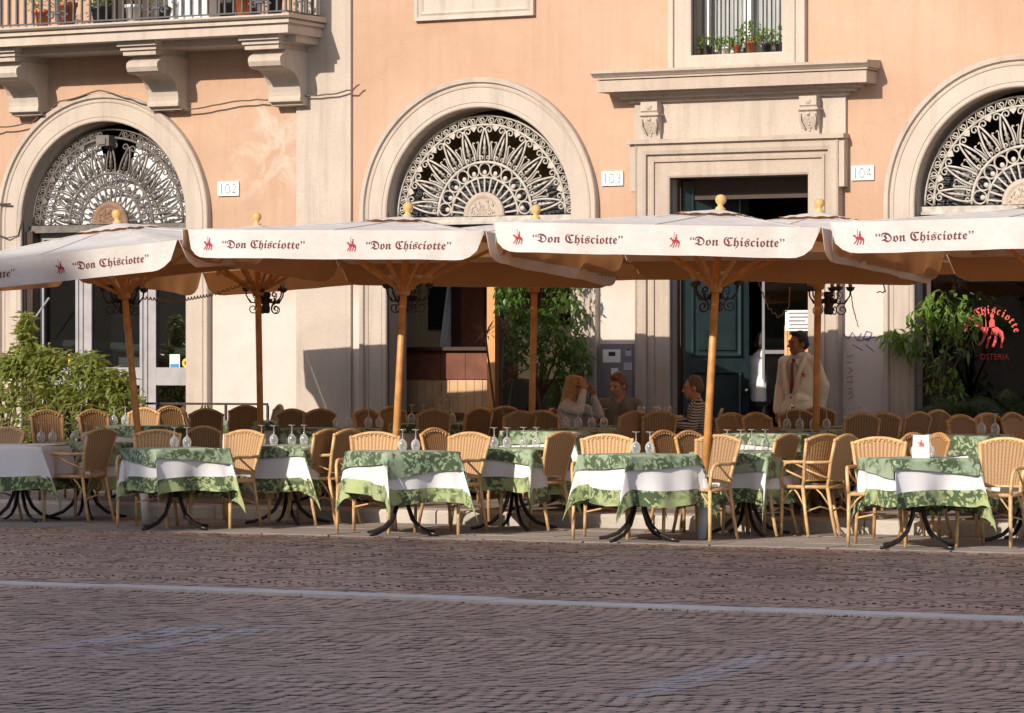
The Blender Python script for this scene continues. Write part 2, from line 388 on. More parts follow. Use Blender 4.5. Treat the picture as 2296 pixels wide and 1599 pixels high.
M['bright'] = m_leaf('bright_leaf', (.11, .22, .025), (.30, .44, .08)); M['palm'] = m_leaf('palm_leaf', (.03, .06, .02), (.07, .11, .035))
M['drac'] = m_leaf('dracaena_leaf', (.16, .06, .05), (.26, .12, .07)); M['bark'] = mat('bark', (.13, .09, .06), .9, .3, 15, .4)
M['skin'] = mat('skin', (.50, .24, .15), .55, .1, 12, spec=.3); M['skin2'] = mat('tanned_skin', (.38, .16, .09), .55, .1, 12, spec=.3)
M['blond'] = mat('blond_hair', (.42, .24, .10), .5, .5, 60, .9, 90); M['sandy'] = mat('sandy_hair', (.22, .10, .04), .6, .5, 60, .9, 90)
M['greyhair'] = mat('short_grey_brown_hair', (.15, .10, .07), .7, .4, 60, .9, 90); M['darkhair'] = mat('dark_hair', (.025, .016, .013), .6, .3, 60, .9, 90)
M['blouse'] = mat('pale_blouse', (.55, .52, .56), .85, .12, 12, .9, 9); M['tshirt'] = mat('olive_grey_tshirt', (.17, .16, .13), .9, .15, 12, .9, 9)
M['jacket'] = mat('cream_jacket', (.88, .79, .64), .8, .08, 14, .9, 9); M['shirt'] = mat('white_shirt', (.72, .70, .70), .8, .08, 14, .9, 9)
M['tie'] = mat('dark_red_tie', (.20, .03, .025), .6, .15, 20); M['trouser'] = mat('dark_trousers', (.02, .02, .025), .8, .2, 10); M['denim'] = mat('blue_denim', (.05, .07, .13), .85, .2, 10)
M['stripe'] = m_stripe()
M['cable'] = mat('grey_cable', (.10, .07, .055), .6, .2, 10); M['cord'] = mat('tan_cord', (.33, .21, .12), .6, .2, 10)
M['panelgrey'] = mat('grey_metal_panel', (.20, .19, .21), .5, .1, 8); M['wax'] = mat('candle_glass', (.70, .60, .46), .4, .1, 10)
M['blue'] = mat('blue_print', (.05, .25, .5), .6, .1, 10); M['yellow'] = mat('yellow_print', (.75, .5, .04), .6, .1, 10); M['orange'] = mat('orange_print', (.75, .22, .03), .6, .1, 10)
M['curtain'] = mat('white_curtain', (.78, .78, .79), .85, .06, 4); M['silver'] = mat('cutlery_steel', (.55, .55, .55), .25, .05, 10, metal=1)
M['metalbase'] = mat('white_steel_sleeve', (.62, .63, .66), .4, .08, 10)
M['graffiti'] = mat('violet_marker', (.16, .13, .38), .8, .2, 20); M['graffiti2'] = mat('grey_marker', (.19, .14, .13), .8, .2, 20)
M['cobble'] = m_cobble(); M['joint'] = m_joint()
M['opp'] = mat('opposite_plaster', (.55, .36, .22), .9, .15, .5, world=True)
M['moss'] = m_leaf('moss', (.07, .085, .02), (.13, .14, .03), .15, .8)
M['sidewalk'] = m_stone('sidewalk_stone', (.20, .165, .15), (.30, .25, .22), (.10, .085, .08))

# ================================================================== GROUND
g = MB(); g.add([(-250,-250,-.035),(250,-250,-.035),(250,60,-.035),(-250,60,-.035)], [(0,1,2,3)])
struct(g.build('ground', M['cobble']))
street = MB(); street.add([(-30,-40,-.026),(40,-40,-.026),(40,-6.7,-.026),(-30,-6.7,-.026)], [(0,1,2,3)])
street = struct(street.build('street', M['joint']))

def stone(mb, q, h, bev, tones, tone):
    c = (sum(p[0] for p in q)/4, sum(p[1] for p in q)/4); o = len(mb.v)
    vs = []
    for k, (s, z) in enumerate(((1.0, -.03), (1.0, h-bev), (.90, h))):
        for p in q: vs.append((c[0]+(p[0]-c[0])*s, c[1]+(p[1]-c[1])*s, z+random.uniform(-.001, .001)*(k > 0)))
    fs = []
    for k in (0, 4):
        for i in range(4): fs.append((k+i, k+(i+1) % 4, k+4+(i+1) % 4, k+4+i))
    fs.append((8,9,10,11)); mb.add(vs, fs); tones += [tone]*12
def cobbles(y0, y1, bw, st, amp, xa, xb, single=0):
    """segmental-arc setts: bands bw wide, stones st across"""
    mb = MB(); tones = []; cells = []
    nb = int(math.ceil((y1-y0)/bw)); nj = max(3, round(bw/st))
    for b in range(nb):
        yb = y0+b*bw; ph = random.random(); fl = 1
        def mp(i, j):
            t = 2*j/nj-1; y = yb+bw*j/nj
            x = i*st+amp*(1-t*t)*fl+ph*st+(.38*(y-yb) if amp < .3 else 0)
            return (x+.006*math.sin(y*9+i), y+.008*math.sin(x*5+j))
        x0 = min(fX(0, yb), fX(0, yb+bw))-xa; x1 = max(fX(2295, yb), fX(2295, yb+bw))+xb
        for i in range(int(x0/st)-16, int(x1/st)+8):
            for j in range(nj):
                o = .5*(j % 2)
                jx = [random.uniform(-.11, .11) for _ in range(4)]; gp = .032; gq = .095 if amp > .3 else .11
                q = [mp(i+o+gq+jx[0]*.5, j+gp), mp(i+o+1-gq+jx[1]*.5, j+gp), mp(i+o+1-gq+jx[2]*.5, j+1-gp), mp(i+o+gq+jx[3]*.5, j+1-gp)]
                if max(p[1] for p in q) > y1 or q[0][0] < x0-.3 or q[1][0] > x1+.3: continue
                cells.append(q)
    if single:
        def vis(q):
            cx_ = (q[0][0]+q[2][0])/2; cy_ = (q[0][1]+q[2][1])/2
            dx, dy = cx_-CX, cy_-CY; d = dx*FW[0]+dy*FW[1]; lt = dx*RT[0]+dy*RT[1]
            px = 1147.5+FPX*lt/d; py = 814+FPX*EYE/d
            return d if (4 < px < 2290 and py < 1596) else 1e9
        cells.sort(key=vis)
    for k, q in enumerate(cells):
        h = random.uniform(-.004, .002); t = random.random()
        if k < single:
            m1 = MB(); stone(m1, q, h, .003, [], t); o1 = m1.build('cobble', [M['cobble'], M['joint']], street)
            for k_, f_ in enumerate(o1.data.polygons): f_.material_index = 1 if k_ < 4 else 0
        else: stone(mb, q, h, .003, tones, t)
    o = mb.build('cobble_paving', [M['cobble'], M['joint']], street)
    a = o.data.attributes.new('tone', 'FLOAT', 'POINT'); a.data.foreach_set('value', tones)
    for k_, f_ in enumerate(o.data.polygons): f_.material_index = 1 if k_ % 9 < 4 else 0
    return stuff(o)
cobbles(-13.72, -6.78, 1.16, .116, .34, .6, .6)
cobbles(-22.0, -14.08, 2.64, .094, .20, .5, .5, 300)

# pale travertine strip set across the street
ln = MB(); strip = struct(ln.add([(-14,-14.07,-.012),(22,-14.07,-.012),(22,-13.73,-.012),(-14,-13.73,-.012)], [(0,1,2,3)]).build('stone_strip', M['joint']))
x = -6.5; rs = random.Random(3)
while x < 13:
    L_ = rs.uniform(1.1, 1.9); b = MB(); s = rs.uniform(-.02, .02)
    b.box(x+.006, x+L_-.006, -14.06+s, -13.76+s+rs.uniform(-.03, .01), -.05, .010+rs.uniform(-.004, .005)); b.build('strip_stone', M['stripstone'], strip); x += L_
# moss tufts along the strip and in joints
mo = MB(); rs = random.Random(5)
for k in range(1500):
    if k < 800: X = rs.uniform(-6, 12); Y = -14.07-abs(rs.gauss(0, .05)); ok = math.sin(X*1.7)+math.sin(X*.6+1) > -.35
    else: X = rs.uniform(-5, 12); Y = rs.choice((-15.3, -15.9, -14.6))+rs.gauss(0, .12)+.03*X; ok = math.sin(X*1.3+Y*2) > .35
    if not ok: continue
    for q in range(3):
        a = rs.uniform(0, 2*PI); h = rs.uniform(-.010, .004); s = rs.uniform(.012, .03)
        mo.add([(X-s*math.cos(a), Y-s*math.sin(a), -.02), (X+s*math.cos(a), Y+s*math.sin(a), -.02), (X+rs.uniform(-.02,.02), Y+rs.uniform(-.01,.01), h)], [(0,1,2)])
mo = tag(mo.build('moss', M['moss']), 'dark green moss growing along the pale strip and in the joints', 'moss', kind='stuff')
# gutter slabs between the setts and the kerb
gut = MB(); gut.add([(-14,-6.78,-.012),(18,-6.78,-.012),(18,KERB,-.012),(-14,KERB,-.012)], [(0,1,2,3)])
gut = struct(gut.build('gutter', M['joint'])); rs = random.Random(11)
yy = -6.76
for wd in (.62, .56, .60, .55):
    x = -9-rs.random()
    while x < 12.5:
        L_ = rs.uniform(.7, 1.3)
        b = MB(); z = rs.uniform(-.003, .003)
        b.add([(x+.006,yy+.005,-.05),(x+L_-.006,yy+.005,-.05),(x+L_-.006,yy+wd-.005,-.05),(x+.006,yy+wd-.005,-.05),
               (x+.012,yy+.011,z),(x+L_-.012,yy+.011,z),(x+L_-.012,yy+wd-.011,z),(x+.012,yy+wd-.011,z)],
              [(4,5,6,7),(0,1,5,4),(1,2,6,5),(2,3,7,6),(3,0,4,7)])
        b.build('gutter_slab', M['gutter'], gut); x += L_
    yy += wd
# kerb stones and raised pavement
kb = MB(); kb.box(-14, 18, KERB+.02, KERB+.28, -.1, .10); kb = struct(kb.build('kerb', M['joint']))
x = -9.2
while x < 12.5:
    L_ = rs.uniform(.9, 1.5); b = MB(); s = rs.uniform(-.012, .012)
    b.prism([(KERB+s,-.08),(KERB+s,.105),(KERB+.02+s,.128),(KERB+.29,.134),(KERB+.29,-.08)], x+.006, x+L_-.006, lambda a, c, h: (h, a, c))
    b.build('kerb_stone', M['kerb'], kb); x += L_
sw = MB(); sw.add([(-14,KERB+.28,.122),(18,KERB+.28,.122),(18,.9,.20),(-14,.9,.20)], [(0,1,2,3)]); sw = struct(sw.build('pavement', M['joint']))
yy = KERB+.30; k = 0
while yy < -.02:
    wd = min(.82, -.01-yy); x = -9-rs.random()
    if wd < .1: break
    while x < 12.5:
        L_ = rs.uniform(.7, 1.2); b = MB(); d = .004+rs.uniform(-.002, .002)
        z0, z1 = gz(yy)+d, gz(yy+wd)+d
        b.add([(x+.004,yy+.004,z0-.03),(x+L_-.004,yy+.004,z0-.03),(x+L_-.004,yy+wd-.004,z1-.03),(x+.004,yy+wd-.004,z1-.03),
               (x+.008,yy+.008,z0),(x+L_-.008,yy+.008,z0),(x+L_-.008,yy+wd-.008,z1),(x+.008,yy+wd-.008,z1)],
              [(4,5,6,7),(0,1,5,4),(1,2,6,5),(2,3,7,6),(3,0,4,7)])
        b.build('paving_slab', M['sidewalk'], sw); x += L_
    yy += wd

# ================================================================== THE PALAZZO
pal = thing('palazzo', 'ochre palazzo with three stone arches, a portal and a balcony', 'building')
ARC = (-5.345, -.41, 5.84); AR = 1.146; SPR = 3.21; WX0, WX1, WZ1 = -13.0, 16.0, 9.5
def archpoly(cx_, r=AR, base=.15, n=32):
    return [(cx_+r, base)]+[(cx_+r*math.cos(PI*k/n), SPR+r*math.sin(PI*k/n)) for k in range(n+1)]+[(cx_-r, base)]
def rect(x0, x1, z0, z1): return [(x0,z0),(x1,z0),(x1,z1),(x0,z1)]
HOLES = [archpoly(c) for c in ARC]+[rect(1.92, 3.516, .15, 3.525), rect(2.172, 3.222, 4.82, 7.3), rect(-5.5, -3.2, 5.44, 8.2)]
def wallmesh(y, outer, holes):
    loops = [[Vector((a, b, 0)) for a, b in p] for p in [outer]+holes]
    flat = [p for lp in loops for p in lp]; tr = tessellate_polygon(loops)
    return [(p.x, y, p.y) for p in flat], [tuple(t) for t in tr]
wm = MB(); v, f = wallmesh(0, rect(WX0, WX1, .08, WZ1), HOLES); wm.add(v, f)
wall = wm.build('wall', M['plaster'], pal)
bm = bmesh.new(); bm.from_mesh(wall.data); bmesh.ops.recalc_face_normals(bm, faces=bm.faces)
for fc in bm.faces:
    if fc.normal.y > 0: fc.normal_flip()
bm.to_mesh(wall.data); bm.free()
rv = MB()
for hp in HOLES:
    n = len(hp); dp = .42
    rv.add([(a, 0.001, b) for a, b in hp]+[(a, dp, b) for a, b in hp], [(i, (i+1) % n, n+(i+1) % n, n+i) for i in range(n)])
rv.build('reveal', M['stone'], pal)
bx = MB(); bx.box(WX0, WX1, 5.0, 5.3, .08, WZ1); bx.box(WX0-.2, WX1+.2, -.5, 5.5, WZ1, WZ1+.35); bx.box(WX0, WX0+.3, .02, 5, .08, WZ1-.01); bx.box(WX1-.3, WX1, .02, 5, .08, WZ1-.01); bx.build('roof_and_back', M['stone'], pal)
# floors and room partitions behind the openings
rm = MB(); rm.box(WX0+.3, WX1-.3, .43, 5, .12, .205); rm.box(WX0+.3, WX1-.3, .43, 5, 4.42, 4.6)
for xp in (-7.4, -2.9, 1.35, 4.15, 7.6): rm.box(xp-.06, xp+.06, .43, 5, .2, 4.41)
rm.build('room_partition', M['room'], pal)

def sweep(path, prof, closed=False):
    mb = MB(); m = len(prof); n = len(path)
    for (x, z, nx, nz) in path: mb.v += [(x+nx*d, -h, z+nz*d) for d, h in prof]
    mb.f = [(i*m+k, (i+1)*m+k, (i+1)*m+k+1, i*m+k+1) for i in range(n-1) for k in range(m-1)]
    mb.f += [tuple(range(m)), tuple((n-1)*m+k for k in range(m-1, -1, -1))]
    return mb
APROF = [(0,-.02),(0,.035),(.012,.045),(.05,.045),(.055,.052),(.215,.052),(.222,.062),(.24,.066),(.25,.052),(.262,.052),(.275,.085),(.318,.092),(.326,.075),(.326,-.02)]
for c in ARC:
    path = [(c+AR, .16, 1, 0)]+[(c+AR*math.cos(PI*k/48), SPR+AR*math.sin(PI*k/48), math.cos(PI*k/48), math.sin(PI*k/48)) for k in range(49)]+[(c-AR, .16, -1, 0)]
    sweep(path, APROF).build('arch_surround', M['stone2'], pal)
# pier between first and second arch
pr = MB(); pr.box(-2.722, -2.013, -.042, .01, .1, WZ1-.02); pr.build('pier', M['stone2'], pal)
# moulded panel high on the wall
pn = sweep([(-1.196,8,-1,0),(-1.196,5.335,-1,-1),(.288,5.335,1,-1),(.288,8,1,0)], [(-.10,.0),(-.10,.03),(-.075,.045),(-.05,.03),(-.035,.05),(0,.055),(0,-.01)])
pn.box(-1.10, .19, -.022, .01, 5.43, 8); pn.build('wall_panel', M['stone2'], pal)
# portal
pf = sweep([(3.516,.16,1,0),(3.516,3.525,1,1),(1.92,3.525,-1,1),(1.92,.16,-1,0)],
   [(0,-.02),(0,.05),(.02,.06),(.165,.06),(.17,.085),(.20,.09),(.205,.075),(.245,.078),(.25,.115),(.29,.125),(.345,.125),(.36,.14),(.372,.13),(.372,-.02)])
portal = pf.build('portal_frame', M['stone'], pal)
for xa_, xb_ in ((1.482, 1.547), (3.889, 3.95)): MB().box(xa_, xb_, -.118, .01, 3.385, 3.885).build('ear', M['stone'], portal)
MB().box(1.47, 3.96, -.165, .01, 3.888, 3.935).build('ledge', M['stone'], portal)
MB().box(1.505, 3.935, -.045, .01, 3.935, 4.36).build('frieze', M['stone2'], portal)
cn = MB()
cn.box(1.46, 3.98, -.09, .01, 4.335, 4.375); cn.box(1.38, 4.06, -.15, .01, 4.375, 4.41); cn.box(1.30, 4.14, -.19, .01, 4.41, 4.445)
cn.box(1.18, 4.27, -.30, .01, 4.445, 4.565); cn.box(1.165, 4.285, -.315, .01, 4.578, 4.60)
cn.prism([(0,4.60),(-.325,4.60),(-.34,4.615),(-.375,4.64),(-.375,4.668),(0,4.69)], 1.14, 4.31, lambda a, c, h: (h, a, c))
cn.box(1.2, 4.25, -.28, .01, 4.56, 4.58)
cn.build('cornice', M['stone'], portal)
for x0 in (1.615, 3.445):
    c = MB(); x1 = x0+.235; xm = x0+.1175
    c.prism([(0,4.335),(-.17,4.335),(-.17,4.24),(-.15,4.225),(-.19,4.21),(-.19,4.185),(-.165,4.17),(-.16,4.12),(-.135,4.06),(-.10,3.99),(-.09,3.937),(0,3.937)], x0+.02, x1-.02, lambda a, cc, h: (h, a, cc))
    c.box(x0-.005, x1+.005, -.195, -.01, 4.19, 4.212)
    c.lathe([(.012,0),(.03,.004),(.034,.01),(.02,.016),(.008,.02)], 12, (0,0,0), Matrix.Translation((xm,-.168,4.285)) @ Matrix.Rotation(PI/2, 4, 'X'))
    for s in (-1, 1): c.tube([(xm+s*.08,-.175,4.15),(xm+s*.085,-.165,4.08),(xm+s*.055,-.13,4.0)], .012, 5)
    for q in range(6): c.ell((xm+.006*(-1)**q, -.158+.011*q, 4.13-.03*q), (.011,.012,.013), 6, 4)
    c.ell((xm,-.17,4.15), (.025,.015,.02), 8, 5)
    c.build('console', M['stone2'], portal)
# upper window
uw = sweep([(3.222,7.3,1,0),(3.222,4.82,1,-1),(2.172,4.82,-1,-1),(2.172,7.3,-1,0)], [(0,-.02),(0,.05),(.02,.058),(.145,.058),(.15,.04),(.2,.04),(.205,.07),(.262,.07),(.262,-.02)])
uw = uw.build('window_surround', M['stone2'], pal)
# the bottom member reaches the cornice
win = MB(); win.box(2.19, 2.25, .24, .30, 4.83, 7.2); win.box(3.14, 3.20, .24, .30, 4.83, 7.2); win.box(2.66, 2.74, .24, .30, 4.83, 7.2); win.box(2.25, 3.14, .24, .30, 4.83, 4.91)
win = win.build('casement', M['white'], uw)
for x0, x1 in ((2.25, 2.66), (2.74, 3.14)): MB().box(x0, x1, .268, .274, 4.91, 7.2).build('pane', M['clear'], uw)
for x0, x1 in ((2.2, 2.75), (2.72, 3.2)):
    ct = MB(); ct.grid(lambda u, v: (x0+(x1-x0)*u, .36+.008*math.sin(u*40), 4.85+2.3*v), 50, 2); ct.build('curtain', M['curtain'], uw, True)
for k in range(11):
    x = 2.215+k*.097; MB().tube([(x,-.015,4.822),(x,-.015,7.25)], .0085, 6).build('bar', M['iron'], uw)
# balcony
bal = MB(); XB = -2.372
bal.box(-12.5, XB, -.80, .01, 5.20, 5.288); bal.box(-12.5, XB-.01, -.79, .01, 5.287, 5.31); bal.box(-12.5, XB+.028, -.832, .01, 5.31, 5.345); bal.box(-12.5, XB, -.80, .01, 5.344, 5.365)
bal.prism([(.01,5.365),(-.85,5.365),(-.875,5.385),(-.875,5.405),(.01,5.43)], -12.5, XB+.055, lambda a, c, h: (h, a, c))
bal.box(-12.5, XB-.05, -.55, .01, 5.12, 5.20)
bal = bal.build('balcony', M['stone2'], pal)
for x0 in (-8.57, -6.63, -4.692, -3.068):
    x1 = x0+.522; c = MB()
    for k, (a, b, p) in enumerate(((5.145,5.199,.715),(5.10,5.143,.675),(5.045,5.098,.645))): c.box(x0+.02*k, x1-.02*k, -p, .01, a, b)
    sp = [(0,5.045),(-.52,5.045),(-.55,5.0),(-.60,4.985),(-.645,4.955),(-.65,4.91),(-.625,4.86),(-.57,4.835),(-.49,4.835),(-.41,4.825),(-.33,4.79),(-.27,4.74),(-.23,4.68),(-.21,4.6),(-.205,4.55),(-.215,4.52),(-.215,4.49),(-.16,4.48),(-.15,4.45),(0,4.44)]
    c.prism(sp, x0+.085, x1-.02, lambda a, cc, h: (h, a, cc))
    c.box(x0+.06, x0+.12, -.10, .0, 4.50, 4.80)
    c.build('bracket', M['stone2'], bal)
rl = MB(); rl.box(-12.4, XB-.03, -.785, -.755, 5.435, 5.452); rl.box(XB-.06, XB-.03, -.755, -.02, 5.435, 5.452); rl.box(-12.4, XB-.03, -.79, -.75, 6.38, 6.41)
rl.build('rail', M['railiron'], bal)
def spiral(c, r0, r1, a0, turns, n=14, flip=1, y=0):
    return [(c[0]+flip*(r0+(r1-r0)*k/n)*math.cos(a0+turns*2*PI*k/n), y, c[1]+(r0+(r1-r0)*k/n)*math.sin(a0+turns*2*PI*k/n)) for k in range(n+1)]
bar = MB().box(-.0105, .0105, -.0105, .0105, 5.452, 6.38).mesh('baluster', M['railiron'])
x = XB-.045; k = 0
while x > -8.2:
    if k not in (3, 15, 27): obj('baluster', bar, bal, (x, -.77, 0))
    else:
        sc = MB()
        for s in (-1, 1):
            sc.tube(spiral((x+s*.075, 5.53), .012, .052, PI/2, 1.25, 16, s, -.77), .0105, 6)
            sc.tube([(x+s*.02,-.77,5.46),(x+s*.025,-.77,5.6),(x+s*.03,-.77,5.8)], .01, 6)
            sc.ell((x+s*.135,-.77,5.535), (.018,.018,.018), 8, 6)
        sc.box(x-.05, x+.05, -.79, -.75, 5.54, 5.56); sc.box(x-.012, x+.012, -.78, -.76, 5.452, 6.38)
        sc.build('scroll_ornament', M['railiron'], bal)
    x -= .113; k += 1
for k in range(6): obj('baluster', bar, bal, (XB-.045, -.66+k*.115, 0))
dr = MB(); dr.box(-5.5, -3.2, .30, .36, 5.44, 8.2); dr.build('balcony_door', M['brown'], pal)

# ---------- infill of the first arch: grey glazed frame
def slabs(name, y0, y1, rects, m, parent):
    for (x0, x1, z0, z1) in rects: MB().box(x0, x1, y0, y1, z0, z1).build(name, m, parent)
gf = MB(); Yf = .20
c = ARC[0]; xs = [fX(p, Yf) for p in (71, 98, 169, 205, 313, 349, 422, 440)]
zr1, zr0 = fZ(390, 824, Yf), fZ(390, 864, Yf)
for a, b in ((c-AR-.02, xs[0]-.03), (xs[0], xs[1]), (xs[2], xs[3]), (xs[4], xs[5]), (xs[6], c+AR+.02)): gf.box(a, b, Yf, Yf+.07, .2, 3.10)
for a, b in zip((xs[1], xs[3], xs[5]), (xs[2], xs[4], xs[6])):
    gf.box(a-.001, b+.001, Yf+.003, Yf+.067, zr0, zr1); gf.box(a-.001, b+.001, Yf+.003, Yf+.067, .2, .55); gf.box(a-.001, b+.001, Yf+.003, Yf+.067, 3.0, 3.10)
for a in (xs[2], xs[4]):
    gf.box(a+.035, a+.05, Yf-.018, Yf, .2, 3.1); gf.box(a+.10, a+.115, Yf-.018, Yf, .2, 3.1)
gf = gf.build('shop_window', M['greywood'], pal)
for a, b in zip((xs[1], xs[3], xs[5]), (xs[2], xs[4], xs[6])):
    MB().box(a, b, Yf+.03, Yf+.036, zr1, 3.0).build('pane', M['glass'], gf); MB().box(a, b, Yf+.03, Yf+.036, .55, zr0).build('pane', M['glass'], gf)
MB().box(c-AR, c-AR+.10, .05, .20, .2, 3.1).build('jamb_board', M['brown'], gf)
# stickers and a folded awning-like shelf seen behind the panes
st = thing('window_sticker', 'blue and white card sticker low in the grey shop window', 'sticker', (fX(389, Yf), Yf-.006+.03, fZ(389, 812, Yf)))
MB().box(-.07, .07, 0, .004, -.07, .09).build('card', M['paper'], st); MB().box(-.06, .06, -.002, 0, -.065, -.02).build('print', M['blue'], st)
st = thing('window_sticker', 'round yellow sticker next to the blue card in the shop window', 'sticker', (fX(415, Yf), Yf+.024, fZ(415, 814, Yf)))
MB().lathe([(.001,0),(.055,0),(.055,.005),(.001,.006)], 16, M=Matrix.Rotation(PI/2, 4, 'X')).build('disc', M['yellow'], st); MB().box(-.02, .02, -.008, -.004, -.02, .02).build('print', M['brown'], st)
st = thing('window_sticker', 'yellow sticker behind the bush in the left pane', 'sticker', (fX(158, Yf), Yf+.024, fZ(158, 806, Yf)))
MB().box(-.05, .05, 0, .004, -.06, .06).build('card', M['yellow'], st)
st = thing('window_sticker', 'orange and white card in the lower left corner of the shop window', 'sticker', (fX(112, Yf), Yf+.024, fZ(112, 800, Yf)))
MB().box(-.05, .05, 0, .004, -.08, .08).build('card', M['paper'], st); MB().box(0, .05, -.003, 0, -.08, .08).build('print', M['orange'], st)
sh = thing('display_shelf', 'pale green shelf rail seen behind the panes of the grey window', 'shelf', (0, 0, 0))
MB().tube([(fX(110,.55), .55, fZ(110,770,.55)), (fX(240,.55), .55, fZ(240,776,.55)), (fX(428,.55), .55, fZ(428,792,.55))], .055, 8).build('rail', mat('pale_green_shelf', (.42, .52, .42), .5, .1, 5), sh)
MB().box(fX(110,.6), fX(428,.6), .62, .95, 1.3, 1.34).build('board', M['greywood'], sh); MB().box(fX(250,.6), fX(330,.6), .64, .9, 1.34, 1.62).build('cloth_heap', M['curtain'], sh)

# ---------- fanlight grilles
def P2(r, a): return (r*math.cos(a), r*math.sin(a))
def fan(c, m, behind, dmg=False):
    root = MB(); Rr = 1.10; y = .14
    arcp = lambda r, a0=0.0, a1=PI, n=40: [(r*math.cos(a0+(a1-a0)*k/n), 0, r*math.sin(a0+(a1-a0)*k/n)) for k in range(n+1)]
    root.box(-AR, AR, -.03, .05, -.07, -.015); root.box(-AR, AR, -.05, .05, -.10, -.07)
    fl = root.build('fanlight', m, pal, loc=(c, y, SPR-.03))
    for r, t in ((Rr*.995, .012), (Rr*.905, .015), (Rr*.53, .017), (Rr*.375, .014)):
        MB().tube(arcp(r), t, 6).build('ring', m, fl, True)
    # petals
    pm = MB()
    for s in (-1, 1):
        pts = []
        for k in range(13):
            t = k/12; r = .545+.325*t; wd = .072*(1-t)**.8*(1-.45*(1-t)**3)+.002
            pts.append((s*wd*Rr*1.15, 0, r*Rr))
        pm.tube(pts, .012, 6)
        pm.tube([(s*.012*Rr+s*.0, 0, .85*Rr)]+[(p[0], 0, p[2]) for p in spiral((s*.05*Rr, .853*Rr), .042*Rr, .010*Rr, PI, -1.1, 12, s)], .009, 5)
        pm.tube(spiral((s*.034*Rr, .572*Rr), .030*Rr, .008*Rr, -PI/2, 1.0, 10, s), .009, 5)
    pm.prism([(0,.80),(.018,.73),(.012,.70),(.034,.665),(.014,.655),(.04,.62),(.012,.615),(.012,.55),(-.012,.55),(-.012,.615),(-.04,.62),(-.014,.655),(-.034,.665),(-.012,.70),(-.018,.73)], -.012, .012, lambda a, b, h: (a*.62*Rr, h, b*Rr))
    pm = pm.mesh('petal', m, True)
    tm = MB()
    for s in (-1, 1): tm.tube([(s*.004*Rr,0,.56*Rr),(s*.012*Rr,0,.65*Rr),(s*.034*Rr,0,.72*Rr),(s*.03*Rr,0,.735*Rr),(s*.01*Rr,0,.728*Rr)], .009, 5)
    tm = tm.mesh('trumpet', m, True); lf = MB(); lf.prism([(-.04,.885),(0,.84),(.04,.885),(.02,.90),(-.02,.90)], -.01, .01, lambda a, b, h: (a*Rr, h, b*Rr)); lf = lf.mesh('iron_leaf', m)
    om = MB(); om.tube([(.062*Rr*math.cos(a), 0, .455*Rr+.066*Rr*math.sin(a)) for a in [k*2*PI/16 for k in range(16)]], .010, 5, True); om.ell((0,0,.425*Rr), (.026*Rr,.014,.028*Rr), 8, 6); om = om.mesh('eyelet', m, True)
    N = 11
    for k in range(N):
        a = PI*(k+.5)/N; rot = (0, PI/2-a, 0)
        if not (dmg and k in (4, 5, 6)): obj('petal', pm, fl, None, rot)
        else: obj('petal', pm, fl, None, rot, (1, 1, .96))
        obj('eyelet', om, fl, None, rot)
        if 0 < k and not (dmg and k == 5): obj('trumpet', tm, fl, None, (0, PI/2-PI*k/N, 0)); obj('iron_leaf', lf, fl, None, (0, PI/2-PI*k/N, 0))
    sm = MB().tube([(0,0,.235*Rr),(0,0,.378*Rr)], .0125, 4).mesh('spoke', m)
    for k in range(15): obj('spoke', sm, fl, None, (0, PI/2-PI*(k+.5)/15, 0))
    bm_ = MB()
    bm_.tube([(-.055*Rr,0,.912*Rr),(-.02*Rr,0,.985*Rr),(.0,0,.975*Rr),(.03*Rr,0,.915*Rr)], .0072, 5)
    bm_.tube(spiral((.022*Rr, .952*Rr), .036*Rr, .010*Rr, PI*.9, 1.35, 14), .0072, 5); bm_ = bm_.mesh('border_scroll', m, True)
    for k in range(28):
        if dmg and k in (13, 14): continue
        obj('border_scroll', bm_, fl, None, (0, PI/2-PI*(k+.5)/28, 0))
    md = MB(); md.lathe([(.001,.035),(.13,.03),(.15,.022),(.17,.02),(.18,.03),(.215,.03),(.228,.015),(.235,0)][::-1], 32, M=Matrix.Scale(Rr, 4) @ Matrix.Rotation(PI/2, 4, 'X'))
    rs = random.Random(int(c*10))
    for q in range(60):
        a = rs.uniform(.1, PI-.1); r = .15*math.sqrt(rs.random()); md.ell((r*math.cos(a)*Rr, -.03*Rr, r*math.sin(a)*Rr), (.012,.012,.016), 5, 4)
    me = md.mesh('medallion', M['stone'] if not dmg else M['terra_stone'], True)
    bm2 = bmesh.new(); bm2.from_mesh(me); bmesh.ops.bisect_plane(bm2, geom=bm2.verts[:]+bm2.edges[:]+bm2.faces[:], plane_co=(0,0,-.012), plane_no=(0,0,1), clear_inner=True); bm2.to_mesh(me); bm2.free()
    obj('medallion', me, fl, (0, -.01, 0))
    return fl
M['terra_stone'] = mat('brown_plaque', (.24, .14, .09), .8, .25, 12, .3, 60)
fl = fan(ARC[0], M['grille2'], None, True)
